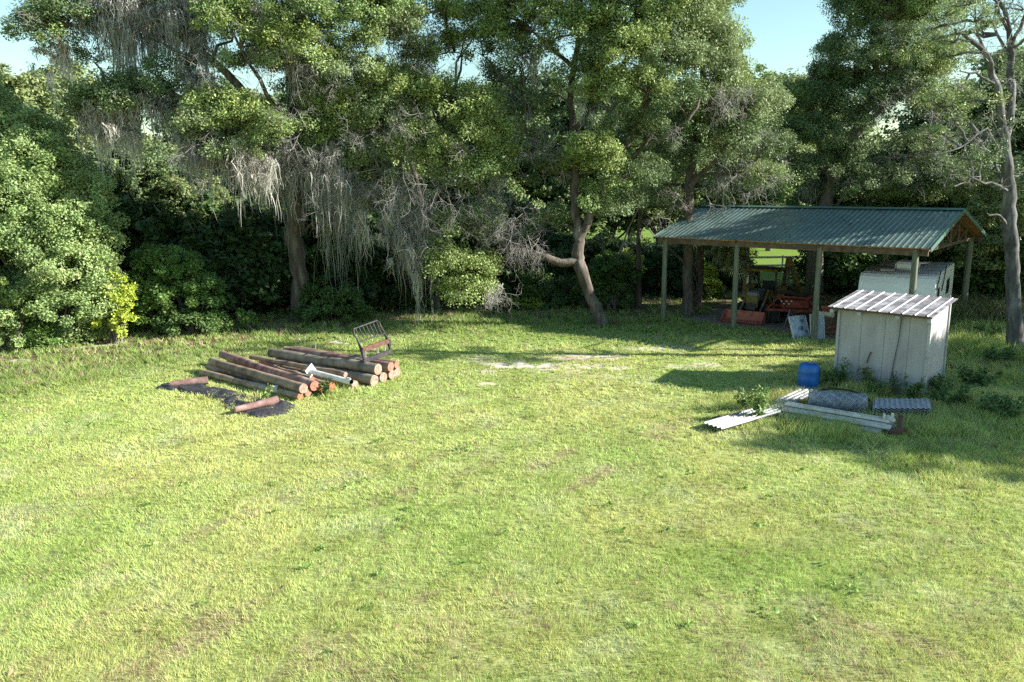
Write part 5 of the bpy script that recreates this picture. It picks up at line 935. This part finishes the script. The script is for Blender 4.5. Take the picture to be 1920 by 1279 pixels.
tarp([(300, 728), (345, 728), (400, 738), (445, 750), (478, 768), (510, 771), (536, 760)], [.2, .28, .42, .42, .6, .62, .3], 'crumpled black ground sheet bunched along the near left side of the log pile', 4)
for (x0, y0, x1, y1, r_, lb) in [(320, 721, 390, 713, .11, 'short reddish pole lying crosswise at the left end of the log pile'), (440, 769, 520, 750, .10, 'short dusty reddish pole nearest the camera, half on the black sheet')]:
    a = hit(x0, y0, .14); b_ = hit(x1, y1, .16); mb = MB(); mb.tube(line3(a, b_, 6), r_*np.linspace(.75, 1.05, 6), 14, 0, 1, wob=.06); single(mb, 'short_pole', [M['log_pink'] if 'log_pink' in M else M.setdefault('log_pink', surf('log_pink', [(.3, (.12, .07, .06)), (.5, (.22, .13, .115)), (.75, (.4, .33, .3))], 3, .9, 0, None, .5, .02, 9)), M['end_pale']], lb, 'pole', ((a+b_)[0]/2, (a+b_)[1]/2, 0))
a = hit(592, 655); mb = MB(); mb.tube([a+[0, 0, -.05], a+[0, 0, .25]], .02, 8); single(mb, 'white_stake', M['white_metal'], 'small white stake standing in the grass behind the log pile', 'stake', (a[0], a[1], 0))

# ------------------------------------------------------------------ travel trailer
ty = math.radians(35); td = np.array([math.cos(ty), -math.sin(ty), 0]); te = np.array([math.sin(ty), math.cos(ty), 0]); FR = np.array([14.25, 26.0, 0]); FL = FR-td*2.4; TL = 5.6; TH = 2.36
root = thing('travel_trailer', 'white travel trailer parked under the right end of the pavilion', 'trailer', FL+td*1.2+te*TL/2)
def tp(u, v, z): return FL+td*u+te*v+np.array([0, 0, z])
prof = [(.12, .45), (.0, .75), (.0, 1.6), (.10, 2.05), (.2, 2.25), (.34, 2.34), (.6, TH), (TL-.3, TH), (TL-.06, 2.3), (TL, 2.15), (TL, .5), (TL-.2, .45)]
mb = MB(); k = len(prof); V = np.array([tp(0, v, z) for v, z in prof]+[tp(2.4, v, z) for v, z in prof]); F = np.array([[i, (i+1) % k, k+(i+1) % k, k+i] for i in range(k)])[:, ::-1]
mb.add(V, F); c_ = mb.n; ctr = np.array([tp(0, TL/2, 1.5), tp(2.4, TL/2, 1.5)])
mb.add(np.vstack([V[:k], ctr[:1]]), np.array([[i, (i+1) % k, k] for i in range(k)])); mb.add(np.vstack([V[k:], ctr[1:]]), np.array([[(i+1) % k, i, k] for i in range(k)]))
mb.build('body', M['trailer_white'], root)
mb = MB(); mb.box(tp(1.2, TL/2+.1, TH+.008), (2.3, TL-1.0, .014), rot=np.column_stack([td, te, [0, 0, 1]])); mb.build('roof_membrane', M['trailer_dirty'], root)
mb = MB(); Rm = np.column_stack([td, te, [0, 0, 1]]); mb.box(tp(1.25, 1.9, TH+.17), (.72, .95, .30), rot=Rm, bev=.08); mb.build('air_conditioner', M['trailer_white'], root)
mb = MB(); mb.box(tp(.75, 1.0, TH+.06), (.42, .42, .10), rot=Rm, bev=.03); mb.build('roof_vent', M['trailer_dirty'], root)
mb = MB(); mb.box(tp(.55, -.012, 1.3), (.7, .03, .6), rot=Rm, bev=.01); mb.build('front_window', M['glass'], root)
for (v, z, w_, h_) in ((.9, 1.65, .5, .5), (3.6, 1.65, .9, .55)):
    mb = MB(); mb.box(tp(2.405, v, z), (.03, w_+.08, h_+.08), rot=Rm, bev=.01); f = mb.build('window', M['trailer_white'], root); mb = MB(); mb.box(tp(2.425, v, z), (.02, w_, h_), rot=Rm); mb.build('pane', M['glass'], f, root['_o'])
mb = MB(); mb.box(tp(2.41, 2.2, 1.35), (.03, .7, 1.8), rot=Rm, bev=.01); mb.build('door', M['trailer_white'], root)
mb = MB(); mb.tube([tp(2.44, .2, 1.9), tp(2.46, .5, 2.3), tp(2.44, .9, 2.5)], .018, 6); mb.tube([tp(2.44, 1.7, 1.7), tp(2.46, 2., 2.2), tp(2.44, 2.4, 2.5)], .018, 6); mb.build('awning_arm', M['dark'], root)
for v in (2.4, 3.3):
    for u in (.12, 2.28):
        mb = MB(); mb.lathe(tp(u, v, .33), [(.0, -.1), (.22, -.1), (.33, -.08), (.33, .08), (.22, .1), (0, .1)], 22, 0, np.column_stack([te, [0, 0, 1], td])); wh = mb.build('wheel', M['dark'], root)
mb = MB(); mb.beam(tp(.5, .3, .5), tp(1.2, -1.1, .5), .08, .1); mb.beam(tp(1.9, .3, .5), tp(1.2, -1.1, .5), .08, .1); mb.tube([tp(1.2, -1., -.02), tp(1.2, -1., .7)], .04, 8); mb.build('tow_hitch', M['grey_steel'], root)

# ------------------------------------------------------------------ backhoe loader tractor
bk = hit(1387, 608); ff = np.array([-.62, -.78, 0]); ff /= np.linalg.norm(ff); rr_ = np.array([-ff[1], ff[0], 0])*-1   # rr_: to tractor's left as seen
rr_ = np.array([ -ff[1]*1.0, ff[0]*1.0, 0]);
if rr_[0] < 0: rr_ = -rr_
O = bk-ff*.35; Rt = np.column_stack([rr_, -ff, [0, 0, 1]])       # u right in picture, v backwards, z up
def kp(u, v, z): return O+rr_*u-ff*v+np.array([0, 0, z])
root = thing('backhoe_tractor', 'yellow loader tractor with faded red bucket and canopy under the pavilion', 'tractor', kp(0, 1.5, 0))
def part(name, mat, mb, par=None): return mb.build(name, M[mat], par or root, root['_o'])
mb = MB(); prof = [(-.42, .05), (-.38, .0), (.12, .0), (.2, .12), (.2, .42), (.14, .44), (.12, .2), (.06, .08), (-.3, .05)]
k = len(prof); V = np.array([kp(-.82, v, z+.03) for v, z in prof]+[kp(.82, v, z+.03) for v, z in prof]); mb.add(V, np.array([[i, (i+1) % k, k+(i+1) % k, k+i] for i in range(k)]))
for u in (-.82, .82):
    V = np.array([kp(u, v, z+.03) for v, z in [(-.4, .0), (.18, .0), (.2, .42), (-.02, .42)]]+[kp(u+.03, v, z+.03) for v, z in [(-.4, .0), (.18, .0), (.2, .42), (-.02, .42)]]); mb.add(V, np.array([[0, 1, 2, 3], [7, 6, 5, 4], [0, 4, 5, 1], [1, 5, 6, 2], [2, 6, 7, 3], [3, 7, 4, 0]]))
part('bucket', 'salmon', mb)
for u in (-.42, .42):
    mb = MB(); mb.beam(kp(u, .2, .2), kp(u, .75, .35), .08, .12); mb.beam(kp(u, .7, .32), kp(u, 1.5, 1.12), .08, .16); mb.beam(kp(u, 1.45, 1.12), kp(u, 2.1, 1.05), .08, .14); part('loader_arm', 'yellow', mb)
    mb = MB(); mb.tube([kp(u+.09, .9, .45), kp(u+.09, 1.7, .7)], .035, 8); mb.tube([kp(u+.09, .3, .38), kp(u+.09, .9, .75)], .03, 8); part('hydraulic_ram', 'grey_steel', mb)
    mb = MB(); mb.beam(kp(u, 1.7, .5), kp(u, 1.85, 1.1), .1, .12); part('loader_upright', 'yellow', mb)
mb = MB(); mb.box(kp(0, 1.35, .95), (.55, 1.1, .45), rot=Rt, bev=.06); part('hood', 'grey_steel', mb)
mb = MB(); mb.box(kp(0, .8, .75), (.5, .06, .5), rot=Rt, bev=.02); part('front_grille', 'yellow', mb)
mb = MB(); mb.box(kp(0, 1.7, .55), (.4, 2., .3), rot=Rt); part('chassis', 'black_steel', mb)
def wheel(u, v, r_, w_):
    mb = MB(); mb.lathe(kp(u, v, r_), [(r_*.55, -w_*.5), (r_*.93, -w_*.5), (r_, -w_*.35), (r_, w_*.35), (r_*.93, w_*.5), (r_*.55, w_*.5)], 26, 0, np.column_stack([-ff, [0, 0, 1], rr_]))
    for q in range(20):
        a = q*math.pi/10; cc = kp(u, v, r_)+(-ff*math.cos(a)+np.array([0, 0, 1])*math.sin(a))*r_; mb.beam(cc-rr_*w_*.42, cc+rr_*w_*.42, .05, .03)
    whl = part('wheel', 'dark', mb); mb = MB(); mb.lathe(kp(u, v, r_), [(0, -w_*.25), (r_*.3, -w_*.25), (r_*.5, -w_*.4), (r_*.56, -w_*.5), (r_*.56, w_*.5), (r_*.5, w_*.4), (r_*.3, w_*.25), (0, w_*.25)], 22, 0, np.column_stack([-ff, [0, 0, 1], rr_])); mb.build('rim', M['yellow'], whl, root['_o'])
for u in (-.55, .55): wheel(u, 1.15, .33, .2)
for u in (-.68, .68): wheel(u, 2.55, .58, .38)
for u in (-.68, .68):
    mb = MB(); P = [kp(u, 2.55+math.cos(a)*.68, .58+math.sin(a)*.68) for a in np.linspace(.2, 2.9, 9)]
    for a_, b__ in zip(P[:-1], P[1:]): mb.beam(a_, b__, .42, .03)
    part('fender', 'yellow', mb)
mb = MB(); mb.box(kp(0, 2.35, 1.0), (.5, .45, .1), rot=Rt, bev=.03); mb.box(kp(0, 2.6, 1.22), (.5, .1, .4), rot=Rt, bev=.03); part('seat', 'dark', mb)
mb = MB(); P = [kp(math.cos(a)*.19, 1.95+math.sin(a)*.08, 1.3+math.sin(a)*.14) for a in np.linspace(0, 6.28, 15)]; mb.tube(P, .018, 6, cap=False); mb.tube([kp(0, 1.75, 1.05), kp(0, 1.95, 1.3)], .02, 6); part('steering_wheel', 'dark', mb)
for u in (-.55, .55):
    for v in (1.9, 2.9):
        mb = MB(); mb.beam(kp(u, v, .9), kp(u, v, 1.88), .06, .06, up=(1, 0, 0)); part('canopy_post', 'black_steel', mb)
mb = MB(); mb.box(kp(0, 2.4, 1.93), (1.35, 1.35, .10), rot=Rt, bev=.045); part('canopy', 'yellow', mb)
mb = MB(); mb.beam(kp(.35, 3.3, .5), kp(.5, 3.5, 2.35), .2, .2); mb.beam(kp(.2, 3.2, .5), kp(.5, 3.5, .6), .5, .3); part('boom', 'yellow', mb)
mb = MB(); mb.beam(kp(.5, 3.5, 2.35), kp(.85, 3.8, 1.1), .14, .16); part('dipper_stick', 'yellow', mb)
mb = MB(); mb.tube([kp(.45, 3.35, 1.0), kp(.6, 3.4, 2.0)], .045, 8); mb.tube([kp(.55, 3.5, 2.1), kp(.9, 3.8, 1.5)], .04, 8); part('boom_ram', 'grey_steel', mb)
mb = MB(); mb.box(kp(.9, 3.85, .9), (.4, .35, .4), rot=Rt, bev=.06); part('digging_bucket', 'yellow', mb)
for u in (-.5, 1.0):
    mb = MB(); mb.beam(kp(u, 3.2, .8), kp(u*1.35, 3.3, .05), .1, .1); mb.box(kp(u*1.35, 3.3, .03), (.3, .3, .05), rot=Rt); part('stabiliser', 'yellow', mb)

# ------------------------------------------------------------------ red mower implement
O2 = hit(1490, 622)+np.array([.2, 1.1, 0]); q1 = np.array([.93, -.36, 0]); q1 /= np.linalg.norm(q1); q2 = np.array([-q1[1], q1[0], 0]); Rq = np.column_stack([q1, q2, [0, 0, 1]])
def rp(u, v, z): return O2+q1*u+q2*v+np.array([0, 0, z])
root = thing('red_hay_machine', 'red farm implement with a tubular frame parked right of the backhoe tractor', 'farm implement', rp(0, .6, 0))
mb = MB()
for v in (0, 1.1): mb.beam(rp(-.9, v, .62), rp(1.0, v, .62), .08, .1)
for u in (-.9, 0, 1.): mb.beam(rp(u, 0, .62), rp(u, 1.1, .62), .08, .08)
mb.beam(rp(-.9, 0, .62), rp(-.45, .1, 1.15), .06, .06); mb.beam(rp(-.45, .1, 1.15), rp(.6, .1, 1.1), .06, .06); mb.beam(rp(1., 0, .62), rp(.6, .1, 1.1), .06, .06); mb.beam(rp(-.2, 0, .62), rp(-.45, .1, 1.15), .05, .05)
mb.build('frame', M['red'], root)
mb = MB(); P = [rp(.95+math.cos(a)*.42, .3, .85+math.sin(a)*.42) for a in np.linspace(2.9, .2, 10)]
for a_, b__ in zip(P[:-1], P[1:]): mb.beam(a_, b__, .7, .03)
mb.build('curved_hood', M['red'], root)
mb = MB(); mb.box(rp(.15, .5, .85), (1.1, .7, .4), rot=Rq, bev=.06); mb.build('housing', M['red'], root)
mb = MB(); mb.tube([rp(-.5, .35, 1.25), rp(-.1, .4, 1.3), rp(.3, .5, 1.12)], [.06, .1, .05], 8); mb.tube([rp(.3, .4, 1.1), rp(.75, .4, 1.35), rp(1.0, .4, 1.32)], .06, 8); mb.build('drive_cover', M['dark'], root)
for k in range(5):
    mb = MB(); mb.box(rp(-.35+.09*k, -.06+.01*k, .98-.1*(k % 2)), (.06, .02, .05), rot=Rq); mb.build('decal_patch', M['beige'], root)
for u in (-.65, .75):
    mb = MB(); mb.lathe(rp(u, .45, .3), [(0, -.08), (.2, -.08), (.3, -.06), (.3, .06), (.2, .08), (0, .08)], 20, 0, np.column_stack([q1, [0, 0, 1], q2])); mb.build('wheel', M['dark'], root)
mb = MB()
for k in range(9): mb.tube([rp(-.8+k*.2, -.05, .58), rp(-.82+k*.2, -.15, .2), rp(-.75+k*.2, -.02, .04)], .012, 4)
mb.build('tines', M['black_steel'], root)
mb = MB(); mb.tube([rp(-.2, -.35, .02), rp(-.05, -.25, .5), rp(-.02, -.1, .7)], .03, 6); mb.build('stand_leg', M['grey_steel'], root)

# leaning panels, roll, pot, heap by the third post
def lean_panel(pts, mat, label, th=.05, name='metal_panel'):
    lo0, lo1, h, back = pts; a = hit(*lo0); b_ = hit(*lo1); d = b_-a; n_ = np.array([-d[1], d[0], 0]); n_ /= np.linalg.norm(n_)
    V = [a, b_, b_+[0, 0, h]+n_*back, a+[0, 0, h*1.02]+n_*back]; V = [v+[0, 0, .0] for v in V]; V = V+[v+n_*th for v in V]; mb = MB(); mb.add(np.array(V), np.array([[0, 1, 2, 3], [7, 6, 5, 4], [0, 4, 5, 1], [1, 5, 6, 2], [2, 6, 7, 3], [3, 7, 4, 0]]))
    root = thing(name, label, 'panel', (a+b_)/2); mb.build('sheet', M[mat], root)
    mb = MB(); P = V[:4]; f = [p-n_*.008 for p in P]
    for i in range(4): mb.beam(f[i]+(f[(i+1) % 4]-f[i])*.02, f[i]+(f[(i+1) % 4]-f[i])*.98, .02, .045, up=n_)
    mb.build('edge_frame', M['white_metal'], root)
lean_panel(((1489, 638), (1519, 634), .78, .32), 'panel_blue', 'scuffed blue-white panel leaning left of the third pavilion post')
lean_panel(((1521, 637), (1546, 636), .86, .2), 'panel_grey', 'plain grey panel standing behind the third pavilion post')
a = at(1536, 588, 28.); b_ = at(1562, 592, 27.6); mb = MB(); mb.tube(line3(a, b_, 5), .09, 14, wob=.05); single(mb, 'cardboard_roll', M['beige'], 'beige roll lying on top of the panels behind the third post', 'roll', tuple((a+b_)/2))
p = hit(1556, 628)+np.array([.2, .3, 0]); mb = MB(); n_ = 900; M['straw'] = attr_mat('straw', .9, .1, .1)
x = R.normal(0, .32, n_); y = R.normal(0, .28, n_); z = (.62*np.exp(-(x**2+y**2)/.2))*R.random(n_)**.4; C = p+np.stack([x, y, z], 1); d = rand_dir(n_)*np.array([1, 1, .35])*R.uniform(.1, .3, (n_, 1)); s2 = rand_dir(n_)*.008
V = np.stack([C-d-s2, C-d+s2, C+d+s2, C+d-s2], 1).reshape(-1, 3); mb.add(V, np.arange(4*n_).reshape(-1, 4), 0, False, np.repeat(np.array([.38, .19, .13])*R.uniform(.4, 1.5, (n_, 1)), 4, 0))
single(mb, 'brush_heap', M['straw'], 'heap of reddish-brown straw between the third post and the shed', 'straw heap', tuple(p))
mb = MB(); mb.lathe(p+np.array([0, 0, .0]), [(.42, -.02), (.36, .25), (.2, .5), (0, .6)], 14, 0, None, True, (.16, .08, .055)); o = mb.build('core', M['straw']); o.parent = bpy.data.objects['brush_heap']; o.location = (0, 0, 0)
o.data.transform(Matrix.Translation(Vector(-p)))
p2 = at(1548, 588, 28.4); zb = p2[2]; root = thing('salmon_pot', 'salmon plastic bucket sitting on the stuff beside the third post', 'bucket', p2)
mb = MB(); mb.lathe(p2, [(0, 0), (.13, 0), (.17, .24), (.185, .25), (.185, .27), (.16, .27), (.125, .02), (0, .02)], 20); mb.build('shell', M['salmon'], root)
mb = MB(); mb.box((p2[0]+.0, p2[1]+.1, zb/2), (.7, .6, zb-.01), bev=.03); single(mb, 'wooden_crate', M['wood_dark'], 'dark wooden crate under the salmon bucket beside the third post', 'crate', (p2[0], p2[1], 0))

# ------------------------------------------------------------------ fences in the pasture
def fence(Y, x0, x1, stp, h, label, white=False):
    root = thing('field_fence', label, 'fence', ((x0+x1)/2, Y, 0)); x = x0
    while x <= x1:
        mb = MB(); mb.tube([(x, Y, -.1), (x, Y, h)], .055, 6); mb.build('fence_post', M['fence_white'] if white else M['post'], root); x += stp
    mb = MB()
    if white:
        for z in (.5, h-.1): mb.beam((x0, Y-.06, z), (x1, Y-.06, z), .03, .13)
        mb.build('rails', M['fence_white'], root)
    else:
        for z in (.3, .6, .9, h-.08): mb.tube([(x0, Y-.06, z), (x1, Y-.06, z)], .008, 3)
        mb.build('wires', M['galv'], root)
fence(66, 4, 40, 3.2, 1.25, 'wire fence on dark posts crossing the sunny pasture beyond the pavilion')
fence(47, 14, 22, 2.4, 1.1, 'white board fence seen between the backhoe and the red implement', True)
sb = 0
for nm in ('_o',):
    for o in bpy.data.objects:
        if nm in o: del o[nm]
print('grass blades', NG, 'objects', len(bpy.data.objects), 'polys', sum(len(me.polygons) for me in bpy.data.meshes))
